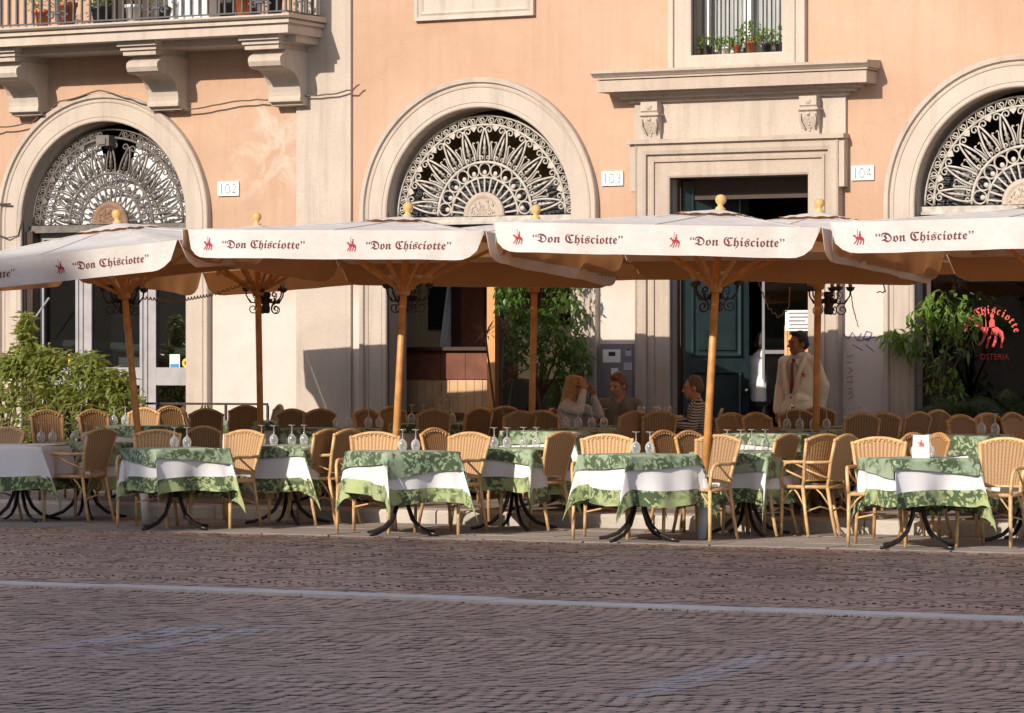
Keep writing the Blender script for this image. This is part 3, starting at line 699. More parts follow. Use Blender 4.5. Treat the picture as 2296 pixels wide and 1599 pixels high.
# white sheet painted for sky reflected in the first fanlight's glass, with dark gap
bl = MB()
for k in range(24):
    a0, a1 = PI*k/24, PI*(k+1)/24
    if k in (10, 11, 12, 13): r1 = .62
    else: r1 = 1.13
    bl.add([(0,.16,0),(r1*math.cos(a0),.16,r1*math.sin(a0)),(r1*math.cos(a1),.16,r1*math.sin(a1))], [(0,1,2)])
bl.build('sky_reflection_sheet', M['curtain'], fl)
lampb = MB(); lampb.box(-.13, .05, -.12, .06, .90, 1.02); lampb.box(-.09, .01, -.135, -.12, .915, .985); lampb.build('wall_lamp', M['grille2'], fl)
for c in ARC[1:]:
    fl = fan(c, M['grille'], None)
    lv = MB()
    for k in range(9): lv.box(-1.12+.02*k, 1.12-.02*k, .20, .23, -.005+.045*k, .03+.045*k)
    lv.build('louvre', mat('grey_louvre', (.07, .07, .08), .5, .1, 5), fl)

# ---------- middle arch interior
it = thing('wood_counter', 'wooden bar counter with dark red upper panels inside the middle arch', 'counter', (0,0,0))
Yi = 1.0
xa, xb = fX(880, Yi), fX(1100, Yi); z1 = fZ(1000, 850, Yi); z2 = fZ(1000, 786, Yi); nn = 12
for k in range(nn):
    a, b = xa+(xb-xa)*k/nn, xa+(xb-xa)*(k+1)/nn
    MB().box(a+.003, b-.003, Yi, Yi+.05, .2, z1).build('plank', M['wood'], it)
for k in range(4):
    a, b = xa+(xb-xa)*k/4, xa+(xb-xa)*(k+1)/4
    MB().box(a+.003, b-.003, Yi-.02, Yi+.05, z1, z2).build('panel', M['redwood'], it)
MB().box(xa-.03, xb+.1, Yi-.08, Yi+.5, z2, z2+.04).build('counter_top', M['brown'], it)
MB().box(xa-.03, xb, Yi-.06, Yi-.0, fZ(1000,935,Yi), fZ(1000,925,Yi)).build('foot_rail', M['redwood'], it)
MB().box(-2.8, 1.25, 2.2, 2.3, .2, 4.4).build('back_wall', M['cream'], pal)
Yp = 2.15
pc = thing('framed_picture', 'dark framed picture hanging on the cream wall inside the middle arch', 'picture', (fX(981, Yp), Yp, fZ(981, 690, Yp)))
MB().box(-.13, .13, 0, .03, -.26, .26).build('frame', M['brown'], pc); MB().box(-.10, .10, -.006, 0, -.22, .22).build('canvas', M['black'], pc)
cb = thing('dark_cabinet', 'tall dark cabinet beside the curtain inside the middle arch', 'cabinet', (fX(1062, 1.7), 1.7, .2))
MB().box(-.30, .22, 0, .4, 0, 2.9).build('body', M['brown'], cb); MB().box(-.16, .14, -.02, 0, 1.5, 2.6).build('door', M['redwood'], cb); MB().box(-.30, .22, -.03, 0, 1.2, 1.26).build('shelf', M['redwood'], cb)
cu = thing('curtain', 'pale curtain drawn to a point on the wall inside the middle arch', 'curtain', (0,0,0))
cm = MB(); xA, xB, xC = fX(985, 1.9), fX(1035, 1.9), fX(1012, 1.9)
cm.grid(lambda u, v: ((xA+(xB-xA)*u)*(1-v)+(xC+(xB-xC)*u)*v, 1.9+.02*math.sin(u*26), fZ(1000,778,1.9)*(1-v)+fZ(1000,560,1.9)*v), 30, 6)
cm.build('cloth', M['curtain'], cu, True); MB().tube([(xA-.1,1.9,fZ(1000,560,1.9)),(xB+.1,1.9,fZ(1000,560,1.9))], .015, 6).build('rod', M['brown'], cu)
cp = thing('orange_post', 'square orange painted post just inside the middle arch', 'post', (fX(1105, .5), .5, .2))
MB().box(-.05, .05, -.05, .05, .08, 2.9).build('shaft', M['column'], cp); MB().box(-.07, .07, -.07, .07, 0, .08).build('foot', M['brown'], cp); MB().box(-.07, .07, -.07, .07, 2.9, 3.0).build('cap', M['column'], cp)
gw = MB(); gw.box(fX(1118,.3), fX(1290,.3), .3, .306, .2, 3.05); gw.build('side_pane', M['darkglass'], pal)

# ---------- portal door leaf and hall
Yd = .16; LW = .80; hinge = (1.965, .20, 0)
leaf = MB().box(0, LW, 0, .06, .205, 3.5).build('door_leaf', M['door'], pal, loc=hinge, rot=(0, 0, R(52)))
def panel(xa, xb, za, zb):
    p = sweep([(xb,za,1,-1),(xb,zb,1,1),(xa,zb,-1,1),(xa,za,-1,-1),(xb,za,1,-1)], [(-.035,0.0),(-.03,.012),(-.012,.022),(0,.018),(0,-.01)])
    p.box(xa+.07, xb-.07, -.014, 0, za+.07, zb-.07); p.build('door_panel', M['door'], leaf)
panel(.10, LW-.10, 1.62, 2.62); panel(.10, LW-.10, 2.74, 3.42); panel(.10, LW-.10, .95, 1.46); panel(.10, LW-.10, .34, .85)
MB().ell((LW-.06, -.04, 1.25), (.025,.03,.025), 8, 6).build('door_knob', M['silver'], leaf)
MB().box(1.93, 1.965, .14, .26, .2, 3.52).build('door_jamb', M['brown'], pal)
MB().box(1.93, 3.51, .30, .36, 3.30, 3.52).build('door_header', M['brown'], pal)
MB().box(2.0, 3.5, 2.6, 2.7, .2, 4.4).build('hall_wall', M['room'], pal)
hl = thing('hall_board', 'orange wooden board leaning in the doorway behind the waiter', 'board', (fX(1790, .5), .5, .2))
MB().box(-.13, .25, 0, .04, 0, fZ(1790, 742, .5)-.2).build('panel', M['column'], hl); MB().box(-.16, -.13, -.01, .05, 0, 1.75).build('edge', M['wood'], hl)
mn = thing('menu_sheet', 'white printed menu sheet pinned up in the doorway above the waiter', 'menu', (fX(1793, .42), .42, fZ(1793, 721, .42)))
mm = MB(); mm.box(-.17, .17, 0, .008, -.10, .12); mm.build('sheet', M['paper'], mn)
for k in range(5): MB().box(-.13+.01*(k % 2), .12-.03*(k % 3), -.003, 0, .08-.04*k, .095-.04*k).build('print_line', M['panelgrey'], mn)
dp = thing('glass_partition', 'grey glass partition standing in the dark hall behind the waiter', 'partition', (fX(1745, 1.0), 1.0, .2))
MB().box(-.16, .35, 0, .01, 0, 2.6).build('pane', M['darkglass'], dp); MB().box(-.19, -.16, -.01, .03, 0, 2.65).build('post', M['panelgrey'], dp); MB().box(-.16, .35, -.005, .02, 1.45, 1.49).build('bar', M['panelgrey'], dp)

# ---------- right arch: dark shop glass with red lettering
c = ARC[2]; sg = MB(); Yg = .20
sg.box(c-AR-.02, c-AR+.09, Yg, Yg+.07, .2, 3.1); sg.box(c+AR-.09, c+AR+.02, Yg, Yg+.07, .2, 3.1); sg.box(c-AR+.09, c+AR-.09, Yg+.002, Yg+.068, 2.95, 3.1); sg.box(c-AR+.09, c+AR-.09, Yg+.002, Yg+.068, .2, .62)
sg = sg.build('shop_front', M['brown'], pal); MB().box(c-AR+.09, c+AR-.09, Yg+.03, Yg+.037, .62, 2.95).build('pane', M['darkglass'], sg)
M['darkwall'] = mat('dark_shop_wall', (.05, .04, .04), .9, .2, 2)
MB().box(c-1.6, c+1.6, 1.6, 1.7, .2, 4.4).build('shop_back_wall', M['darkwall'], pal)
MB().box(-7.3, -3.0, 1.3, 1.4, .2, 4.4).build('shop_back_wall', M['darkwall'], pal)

# ================================================================== LETTERING
def text_mesh(body, size, m, shear=0, align='LEFT'):
    cu = bpy.data.curves.new('lettering', 'FONT'); cu.body = body; cu.size = size; cu.align_x = align; cu.shear = shear; cu.resolution_u = 3
    o = bpy.data.objects.new('lettering', cu); COL.objects.link(o)
    dg = bpy.context.evaluated_depsgraph_get(); me = bpy.data.meshes.new_from_object(o.evaluated_get(dg))
    bpy.data.objects.remove(o); me.materials.clear(); me.materials.append(m); return me
def remap(me, fn):
    me = me.copy()
    for v in me.vertices: v.co = fn(v.co.x, v.co.y)
    me.update(); return me
def width(me): return max(v.co.x for v in me.vertices)-min(v.co.x for v in me.vertices)
BLACK = lambda s: ''.join({'C': chr(0x1D56E)}.get(ch, chr(0x1D56C+ord(ch)-65) if ch.isupper() else (chr(0x1D586+ord(ch)-97) if ch.islower() else ch)) for ch in s)
TXT = text_mesh('\u201c'+BLACK('Don')+' '+BLACK('Chisciotte')+'\u201d', .145, M['letter'])
TXTW = width(TXT); TX0 = min(v.co.x for v in TXT.vertices)
# small mounted-rider emblem drawn as flat outlines
EMB = [
 [(-.30,.10),(-.22,.24),(-.02,.22),(.12,.26),(.26,.22),(.30,.08),(.22,-.02),(.02,.0),(-.16,-.02)],
 [(-.22,.20),(-.36,.40),(-.50,.36),(-.52,.26),(-.40,.26),(-.30,.10)],
 [(.26,.20),(.40,.10),(.44,-.14),(.37,-.06),(.30,.06)],
 [(-.22,.02),(-.30,-.18),(-.42,-.28),(-.40,-.36),(-.24,-.24),(-.14,.0)],
 [(-.08,.0),(-.12,-.22),(-.18,-.42),(-.10,-.44),(-.04,-.22),(.02,.0)],
 [(.14,.0),(.10,-.2),(.02,-.36),(.10,-.40),(.2,-.2),(.24,.02)],
 [(.22,.02),(.34,-.14),(.30,-.40),(.38,-.42),(.42,-.12),(.30,.08)],
 [(-.04,.20),(-.06,.42),(.02,.52),(.12,.46),(.14,.22)],
 [(0,.52),(-.03,.60),(.02,.68),(.09,.66),(.10,.56),(.06,.5)],
 [(-.10,.10),(-.06,.24),(.04,.22),(-.02,-.06),(-.10,-.10)],
 [(-.16,.10),(-.13,.10),(-.17,.86),(-.20,.86)]]
def emblem(mb, fn, s):
    for p in EMB: mb.add([fn(a*s, b*s) for a, b in p], [tuple(range(len(p)))])
    return mb
def ribbon(mb, pts, w_, fn):
    for (a, b), (c, d) in zip(pts, pts[1:]):
        L_ = math.hypot(c-a, d-b) or 1; nx, nz = -(d-b)/L_*w_/2, (c-a)/L_*w_/2
        mb.add([fn(a+nx, b+nz), fn(a-nx, b-nz), fn(c-nx, d-nz), fn(c+nx, d+nz)], [(0,1,2,3)])
def arcpts(cx_, cz, rx, rz, a0, a1, n=14): return [(cx_+rx*math.cos(R(a0+(a1-a0)*k/n)), cz+rz*math.sin(R(a0+(a1-a0)*k/n))) for k in range(n+1)]
DIG = {'1': [([(0,-.5),(0,.5)], .13), ([(-.13,.5),(.1,.5)], .06), ([(-.13,-.5),(.13,-.5)], .06)],
 '0': [(arcpts(0,0,.40,.50,0,360,24), .10)],
 '2': [(arcpts(0,.22,.26,.27,160,-40,12)+[(-.28,-.47)], .09), ([(-.30,-.47),(.30,-.47)], .10)],
 '3': [(arcpts(0,.25,.22,.24,150,-80,10), .09), (arcpts(0,-.22,.27,.28,95,-150,12), .09)],
 '4': [([(.14,-.5),(.14,.5),(-.30,-.17),(.34,-.17)], .085)]}
for num, x0, x1, z0, z1 in (('102',-3.778,-3.496,3.455,3.619), ('103',1.099,1.355,3.459,3.615), ('104',3.99,4.241,3.449,3.60)):
    t = thing('number_plate', {'102': 'white marble number plate 102 between the first arch and the pier', '103': 'white marble number plate 103 between the middle arch and the portal', '104': 'white marble number plate 104 right of the portal'}[num], 'number plate', ((x0+x1)/2, -.003, (z0+z1)/2), group='house number plates')
    wd, ht = x1-x0, z1-z0
    MB().box(-wd/2, wd/2, -.02, 0, -ht/2, ht/2).build('plate', M['white'], t)
    d = MB(); hh = ht*.62; adv = wd*.29; px_ = -adv
    for ch, dx in zip(num, (-.30, -.02, .29)):
        for pts, w_ in DIG[ch]: ribbon(d, pts, w_*.9, lambda a, b: (dx*wd+a*hh*.72, -.0215, b*hh))
    d.build('numerals', M['black'], t)

# red arch of letters and rider on the right-hand window
gx = fX(2216, .19); sgn = thing('window_lettering', 'red curved lettering and rider emblem on the dark right-hand window', 'sign', (gx, .222, 0))
word = 'Don'+' '+'Chisciotte'; cz = fZ(2216, 742, .2); rad = .255
for k, ch in enumerate(word):
    if ch == ' ': continue
    a = R(158-k*10.8); me = text_mesh(BLACK(ch), .115, M['redglow'], align='CENTER')
    ca, sa = math.cos(a), math.sin(a)
    fnl = lambda x_, y_: Vector((rad*1.05*ca+x_*sa+y_*ca, 0, cz-.08+rad*sa-x_*ca+y_*sa))
    obj('letter', remap(me, fnl), sgn)
emblem(MB(), lambda a, b: (a+.01, 0, cz-.04+b), .33).build('rider_emblem', M['redglow'], sgn)
me = text_mesh('OSTERIA', .085, M['redglow'], align='CENTER'); obj('lower_word', remap(me, lambda x_, y_: Vector((x_*.95+.05, 0, fZ(2230, 806, .2)+y_))), sgn)

# notice board with papers, graffiti, cables
nb = thing('notice_panel', 'grey metal notice panel with taped papers beside the portal', 'notice panel', (fX(1387, -.03), -.004, fZ(1387, 840, -.03)))
MB().box(-.21, .21, -.06, 0, -.45, .33).build('box', M['panelgrey'], nb)
MB().box(-.185, .185, -.068, -.06, -.43, .31).build('door', M['panelgrey'], nb)
for (a, b, c_, d_, nm) in ((-.17, .04, .13, .27, 'paper'), (.10, .17, .20, .26, 'sticker'), (.08, .18, .05, .13, 'sticker'), (-.07, .01, -.0, .07, 'paper')):
    MB().box(a, b, -.072, -.068, c_, d_).build(nm, M['paper'] if nm == 'paper' else mat('lilac_sticker', (.45, .42, .5), .7, .1, 10), nb)
MB().box(-.10, -.02, -.074, -.072, .20, .245).build('print', M['black'], nb); MB().box(.12, .15, -.07, -.068, .26, .275).build('print', M['black'], nb)
gr = MB()
fng = lambda a, b: (fX(1890, -.005)+a, -.006, fZ(1890, 760, -.005)+b)
for pts in ([(0,.05),(.06,0),(.10,.07),(.16,-.02),(.2,.06)], [(.22,0),(.26,.08),(.32,.06),(.28,-.02),(.24,0)], [(.18,-.02),(.36,.02)], [(.25,-.06),(.34,-.13)], [(.10,-.06),(.22,-.12)]): ribbon(gr, pts, .010, fng)
tag(gr.build('graffiti', M['graffiti']), 'violet marker scribble on the shaded wall under plate 104', 'graffiti')
gr = MB()
for k, pts in enumerate(([(0,0),(.05,0),(.10,.02)], [(0,-.06),(.08,-.06)], [(.02,-.11),(.09,-.14),(.02,-.17)], [(0,-.22),(.08,-.2),(.08,-.27),(.0,-.26)], [(.01,-.33),(.09,-.33)], [(.02,-.39),(.08,-.36),(.09,-.42),(.03,-.44)])): ribbon(gr, pts, .008, lambda a, b: (fX(1898, -.005)+a*.7, -.006, fZ(1898, 800, -.005)+b))
tag(gr.build('graffiti', M['graffiti2']), 'vertical grey scrawl on the wall right of the portal', 'graffiti')
cbp = [(-8, 4.40), (-7, 4.30), (-6.75, 4.33), (-6.3, 4.36), (-5.9, 4.60), (-5.35, 4.71), (-4.9, 4.60), (-4.55, 4.47), (-4.2, 4.44), (-3.7, 4.50), (-3.2, 4.53), (-2.8, 4.53), (-2.3, 4.555), (-1.95, 4.60), (-1.84, 4.66)]
cbl = MB(); pts = []
for (a, b), (c_, d_) in zip(cbp, cbp[1:]):
    for k in range(5): pts.append((a+(c_-a)*k/5, -.105, b+(d_-b)*k/5+.01*math.sin(a*7+k)))
cbl.tube(pts, .009, 6); tag(cbl.build('wall_cable', M['cable'], None, True), 'dark cable sagging along the wall under the balcony brackets', 'cable')
cbl = MB(); cbl.tube([(-7.6,-.1,3.42),(-7.0,-.1,3.43),(-6.6,-.1,3.42)], .012, 6); cbl.tube([(-7.4,-.1,3.25),(-6.9,-.1,3.1),(-6.65,-.1,3.02),(-6.52,-.06,3.05),(-6.46,-.02,3.35)], .008, 6)
tag(cbl.build('wall_cable', M['cable'], None, True), 'pair of thin wires at the left edge of the first arch', 'cable')
pts = [(fX(46,-.12), -.12, fZ(46,760,-.12)), (fX(110,-.12), -.12, fZ(110,668,-.12))]
tag(MB().tube(pts, .012, 6).build('awning_rod', M['greywood']), 'thin pale rod slanting across the left shop window', 'rod')

# ================================================================== UMBRELLAS
HX, HY, ZE, ZT, VH = 1.535, 1.36, 2.67, 2.915, .262
def wave(x, s): return .026*math.sin(x*3.7+s)+.016*math.sin(x*8.3+2*s)+.008*math.sin(x*17+s)
def vh(x):
    d = max(0.0, min(1.0, (HX-abs(x))/.24)); return VH*math.sqrt(max(0, 1-(1-d)**2))
def umbrella(label, loc, rx, ry, seed, front_text, base_metal=True):
    u = thing('parasol', label, 'parasol', loc, 0, 'cream parasols over the terrace', (R(rx), R(ry), 0))
    cv = MB(); N = 28
    def top(a, b):
        x, y = (2*a-1)*HX, (2*b-1)*HY; m_ = max(abs(x)/HX, abs(y)/HY)
        s = .022*math.sin(PI*m_)*abs(math.sin(math.atan2(y/HY, x/HX)*4))
        return (x, y, ZE+(ZT-ZE)*(1-m_)**1.08-s-.02*(1-abs(abs(x)/HX-abs(y)/HY))*0)
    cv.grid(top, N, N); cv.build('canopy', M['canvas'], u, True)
    for k in range(8):
        a_ = k*PI/4; ex, ey = math.cos(a_), math.sin(a_); q_ = 1/max(abs(ex)/HX, abs(ey)/HY)
        sm_ = MB(); sm_.tube([Vector(top((ex*q_*t_/HX+1)/2, (ey*q_*t_/HY+1)/2))+Vector((0,0,.003)) for t_ in lin(.2, .995, 14)], .006, 4); sm_.build('seam', M['canvas'], u, True)
    sides = {'front': (0, HX, HY), 'right': (PI/2, HY, HX), 'rear': (PI, HX, HY), 'left': (-PI/2, HY, HX)}
    fv = None
    for nm, (rz, hl, hd) in sides.items():
        v = MB(); rr = Matrix.Rotation(rz, 3, 'Z')
        def val(a, b, hl=hl, hd=hd, s=seed+rz, rr=rr):
            x = (2*a-1)*hl; d = max(0.0, min(1.0, (hl-abs(x))/.24)); hgt = VH*math.sqrt(max(0, 1-(1-d)**2))
            return rr @ Vector((x, -hd-.004-.03*b*hgt/VH+wave(x, s)*b, ZE-b*hgt))
        v.grid(val, 48, 6); v.f = [q[::-1] for q in v.f]; o = v.build('valance', M['canvas'], u, True)
        # welted hem
        hm = MB(); hm.tube([val(k/48, 1.0) for k in range(49)], .003, 4); hm.build('hem', M['canvas'], o, True)
        if nm == 'front': fv = o; fval = val
    if front_text:
        for off in (0, 1.50):
            x0 = -HX+.40+off; sc = .86/TXTW
            def fn(tx, ty):
                x = x0+(tx-TX0)*sc; z = -.172+ty*sc*.84; b = min(1, max(0, -z/VH))
                p = fval((x/HX+1)/2, b); return Vector((x, p.y-.004, ZE+z))
            obj('lettering', remap(TXT, fn), fv)
            xe = -HX+.26+off
            def fe(a, b_):
                x = xe+a; z = -.15+b_; b = min(1, max(0, -z/VH)); p = fval((x/HX+1)/2, b); return (x, p.y-.004, ZE+z)
            emblem(MB(), fe, .105).build('rider_emblem', M['red'], fv)
    # frame
    MB().tube([(0,0,.0),(0,0,ZT+.03)], .034, 12).build('pole', M['pole'], u, True)
    MB().lathe([(.05,2.20),(.062,2.22),(.062,2.28),(.05,2.30)], 14).build('slide_hub', M['pole'], u)
    MB().lathe([(.06,ZT-.1),(.075,ZT-.09),(.075,ZT-.04),(.05,ZT-.03)], 14).build('top_hub', M['pole'], u)
    for k in range(8):
        a = k*PI/4; ex, ey = (math.cos(a), math.sin(a)); sc = 1/max(abs(ex)/HX, abs(ey)/HY)
        E_ = Vector((ex*sc*.985, ey*sc*.985, ZE-.03)); T_ = Vector((ex*.06, ey*.06, ZT-.06)); d = E_-T_
        ang = math.atan2(d.y, d.x); L_ = d.length
        q = Matrix.Translation(T_) @ d.to_track_quat('X', 'Z').to_matrix().to_4x4()
        MB().box(0, L_, -.012, .012, -.02, .02, q).build('rib', M['pole'], u)
        mid = T_+d*.46+Vector((0,0,-.02)); B_ = Vector((ex*.055, ey*.055, 2.26)); d2 = mid-B_
        q2 = Matrix.Translation(B_) @ d2.to_track_quat('X', 'Z').to_matrix().to_4x4()
        MB().box(0, d2.length, -.011, .011, -.016, .016, q2).build('strut', M['pole'], u)
    vc = MB(); hx = .30
    vc.grid(lambda a, b: ((2*a-1)*hx, (2*b-1)*hx, ZE+(ZT-ZE)*(1-.2*max(abs(2*a-1), abs(2*b-1)))**1.08+.007+.020*(1-max(abs(2*a-1), abs(2*b-1)))+.012*max(abs(2*a-1), abs(2*b-1))*abs(math.sin(a*13+b*11+seed))), 14, 14)
    vc.build('vent_cap', M['canvas'], u, True)
    MB().lathe([(.02,ZT-.035+.0),(.03,ZT-.035+.03),(.045,ZT-.035+.055),(.045,ZT-.035+.07),(.025,ZT-.035+.085),(.024,ZT-.035+.10),(.043,ZT-.035+.12),(.050,ZT-.035+.145),(.043,ZT-.035+.172),(.025,ZT-.035+.188),(.004,ZT-.035+.192)], 16).build('finial', M['finial'], u, True)
    if base_metal: MB().lathe([(.044,.0),(.044,.36),(.037,.362)], 14).build('ground_sleeve', M['metalbase'], u, True)
    return u
UX = (-1.33, 1.83, 5.0, 8.17)
FRONT = ((3.4, -4.4), (-4.0, 1.2), (-3.6, 1.9), (-3.6, -.5))
names = ('leftmost', 'second from left', 'third from left', 'rightmost')
for k, (rx, ry) in enumerate(FRONT):
    by = -5.65-2.6*math.sin(R(-rx)); bx_ = UX[k]-2.6*math.sin(R(ry))
    lb = {0: 'leftmost lettered front parasol, tilted and half in shade', 1: 'second lettered front parasol from the left, level', 2: 'third lettered front parasol, raised highest, in front of the portal', 3: 'rightmost lettered front parasol, cut by the picture edge'}[k]
    umbrella(lb, (bx_, by, gz(by)-.02), rx, ry, k*1.7, True)
REAR = ((-3.6, -3.4), (-2.4, 0), (-1.5, .3), (-1.5, 0))
for k, (rx, ry) in enumerate(REAR):
    xx = (-1.40, 1.83, 4.87, 8.1)[k]; by = -3.02-2.6*math.sin(R(-rx)); bx_ = xx-2.6*math.sin(R(ry))
    lb = ('rear parasol behind the gap between first and second front parasols, leaning pole', 'rear parasol on the straight pole in front of the ficus', 'rear parasol on the pole beside the waiter', 'rear parasol at the far right before the lettered window')[k]
    umbrella(lb, (bx_, by, gz(by)+.03-.13), rx, ry, 5+k*1.3, False, False)

# candle brackets on the poles
def bracket_meshes():
    arm = MB(); arm.tube([(.035,0,0),(.09,0,-.055),(.16,0,-.05),(.205,0,.02),(.21,0,.07)], .008, 6)
    arm.tube([(p[0],0,p[2]) for p in spiral((.13,-.115), .062, .012, PI*.6, 1.4, 18)], .006, 5)
    arm.tube([(p[0],0,p[2]) for p in spiral((.10,.03), .04, .01, -PI*.5, 1.2, 14)], .005, 5)
    for q in range(3): arm.prism([(.05+.05*q,-.04),(.075+.05*q,-.01),(.065+.05*q,-.055)], -.012, .012, lambda a, b, h: (a, h, b))
    cup = MB(); cup.lathe([(.010,.06),(.035,.075),(.045,.10),(.04,.105),(.02,.10)], 10, (.21,0,0))
    cnd = MB(); cnd.lathe([(.018,.10),(.02,.14),(.034,.165),(.036,.185),(.024,.185)], 10, (.21,0,0))
    col = MB(); col.lathe([(.038,-.16),(.046,-.14),(.046,-.10),(.04,-.08),(.04,.0),(.05,.02),(.05,.05),(.038,.06)], 12)
    return arm.mesh('arm', M['iron'], True), cup.mesh('cup', M['iron'], True), cnd.mesh('candle_glass', M['wax'], True), col.mesh('collar', M['iron'], True)
BA, BC, BG, BCo = bracket_meshes()
def candle(label, px, py, Y, tilt, n=5, a0=0):
    t = thing('candle_bracket', label, 'candle bracket', (fX(px, Y), Y, fZ(px, py, Y)), 0, 'wrought iron candle brackets on parasol poles', (0, R(tilt), a0))
    obj('collar', BCo, t)
    for k in range(n):
        r_ = (0, 0, 2*PI*k/n)
        obj('arm', BA, t, None, r_); obj('cup', BC, t, None, r_); obj('candle_glass', BG, t, None, r_)
for px, py, Y, tl, lb in ((276, 668, -5.5, -3.9, 'iron candle bracket clustered on the pole of the leftmost parasol'), (913, 662, -5.5, 1.2, 'iron candle bracket on the sunlit pole before the middle arch'), (1602, 658, -5.5, 1.9, 'iron candle bracket on the sunlit pole before the green door'),
    (596, 668, -2.85, -3.4, 'iron candle bracket on the leaning rear pole against the pale wall'), (1205, 655, -2.85, 0, 'iron candle bracket half hidden in the ficus leaves'), (1857, 668, -2.85, 0, 'iron candle bracket on the rear pole beside the waiter')):
    candle(lb, px, py, Y, tl, 5, px*.7)
# coiled light cords slung under the canvases
def cord(label, ctrl, r=.006, amp=.016, wl_=.06):
    P = [Vector((fX(px, Y), Y, fZ(px, py, Y))) for px, py, Y in ctrl]; pts = []; s = 0
    for a, b in zip(P, P[1:]):
        n = max(2, int((b-a).length/.012))
        for k in range(n):
            p = a.lerp(b, k/n); s += (b-a).length/n
            pts.append(p+Vector((0, .4*amp*math.cos(2*PI*s/wl_), amp*math.sin(2*PI*s/wl_))))
    tag(MB().tube(pts, r, 4).build('light_cord', M['cord'], None, True), label, 'cord')
cord('coiled cord running from the leftmost pole to the leaning rear pole', [(320, 668, -4.8), (390, 676, -4.3), (470, 662, -3.6), (540, 640, -3.2), (590, 628, -2.9)])
cord('coiled cord looping down in front of the dark doorway', [(1700, 632, -3.4), (1722, 690, -3.4), (1745, 712, -3.4), (1768, 690, -3.4), (1770, 640, -3.4)], .006, .014)
cord('coiled cord hanging beside the pale wall right of the portal', [(1905, 640, -2.6), (1912, 690, -2.6), (1925, 738, -2.6)], .005, .010)
cord('coiled cord fixed along the inner side edge of the third parasol', [(1170, 590, -6.0), (1250, 600, -5.4), (1330, 612, -4.8), (1385, 618, -4.4)], .007, .016)
cord('cord with a loose plug dangling below the right parasol', [(1972, 588, -3.0), (1976, 625, -3.0), (1985, 655, -3.0), (1962, 655, -3.0)], .006, .006, .05)

# ================================================================== TABLES AND CLOTHS
TA = .365
def drape(x, y, ext, top, sd, twist):
    sx = 1 if x >= 0 else -1; sy = 1 if y >= 0 else -1
    dx = max(abs(x)-TA, 0); dy = max(abs(y)-TA, 0)
    fl = lambda d: ext+.035*d
    wv = lambda t, d, q: d*(.13*math.sin(t*8.5+sd*3+q)+.09*math.sin(t*17+sd+q*2))
    if dx == 0 and dy == 0: return (x, y, top+.0025*math.sin(x*9+sd)*math.sin(y*8))
    if dy == 0: return (sx*(TA+fl(dx)+wv(y, dx, sx)), y*(1+.04*dx), top-dx*(.97+.05*math.sin(y*6+sd*2)))
    if dx == 0: return (x*(1+.04*dy), sy*(TA+fl(dy)+wv(x, dy, 2*sy)), top-dy*(.97+.05*math.sin(x*6+sd*2)))
    r = math.hypot(dx, dy); ph = math.atan2(dy, dx); s2 = math.sin(2*ph)
    ox = sx*(fl(r)+wv(sy*TA, r, sx))*math.cos(ph)**2; oy = sy*(fl(r)+wv(sx*TA, r, 2*sy))*math.sin(ph)**2
    f_ = r*.25*s2; tw = r*.24*s2*twist
    return (sx*TA*(1+.04*r*math.sin(ph)**2)+ox+sx*(f_-tw*.7)*.707, sy*TA*(1+.04*r*math.cos(ph)**2)+oy+sy*(f_+tw*.7)*.707, top-r*(.985-.03*s2))
def cloth_mesh(name, h, ext, top, sd, m, off=(0, 0), rot=0):
    ax = lin(-h, -TA, 11)+lin(-TA, TA, 12)[1:]+lin(TA, h, 11)[1:]; n = len(ax); mb = MB(); mb.uv = []
    cr, sr = math.cos(R(rot)), math.sin(R(rot))
    for v_ in ax:
        for u_ in ax:
            mb.v.append(drape(u_*cr-v_*sr+off[0], u_*sr+v_*cr+off[1], ext, top, sd, math.sin(sd*5))); mb.uv.append((u_, v_))
    mb.f = [(j*n+i, j*n+i+1, (j+1)*n+i+1, (j+1)*n+i) for j in range(n-1) for i in range(n-1)]
    return mb.mesh(name, m, True)
UNDER = [cloth_mesh('tablecloth', .805, .012, .752, k+1.0, M['under'], ((.015, 0), (.035, -.03), (-.03, .035))[k], (-2, 3, -3)[k]) for k in range(3)]
OVER = [cloth_mesh('table_topper', .513+.012*k, .034, .7575, k+1.0, M['over'], ((.02, .035), (.045, -.03), (-.04, .03))[k], (3, -4.5, 5)[k]) for k in range(3)]
tlm = [MB().box(-.36, .36, -.36, .36, .715, .748).mesh('tabletop', M['brown']), MB().lathe([(.03,.30),(.03,.70),(.12,.714)], 10).mesh('column', M['tiron'], True)]
lg = MB(); lg.tube([(.035,0,.60),(.045,0,.42),(.07,0,.26),(.13,0,.14),(.22,0,.065),(.34,0,.025),(.42,0,.014)], [.018,.019,.019,.019,.018,.017,.015], 8); LEGM = lg.mesh('leg', M['tiron'], True)
TABLES = {}
def table(key, px, Y, yaw, desc, bare=False, legrot=45):
    X = fX(px, Y); z = gz(Y) if Y > KERB+.5 or Y < KERB-.42 else (0 if Y < KERB else .13)
    t = thing('cafe_table', f'iron cafe table {desc}', 'table', (X, Y, z), R(yaw), 'cafe tables on the terrace')
    obj('tabletop', tlm[0], t); obj('column', tlm[1], t)
    for k in range(4): obj('leg', LEGM, t, None, (0, 0, R(legrot)+k*PI/2))
    k = len(TABLES) % 3
    c = obj('tablecloth', UNDER[k], None, (X, Y, z), (0, 0, R(yaw)+k*PI/2)); tag(c, f'white green-bordered cloth on the table {desc}', 'tablecloth', 'white and green tablecloths')
    if not bare:
        c = obj('table_topper', OVER[k], None, (X, Y, z), (0, 0, R(yaw)+k*PI/2)); tag(c, f'green topper cloth on the table {desc}', 'topper cloth', 'green topper cloths')
    TABLES[key] = (X, Y, z, yaw); return t
YT = -6.45
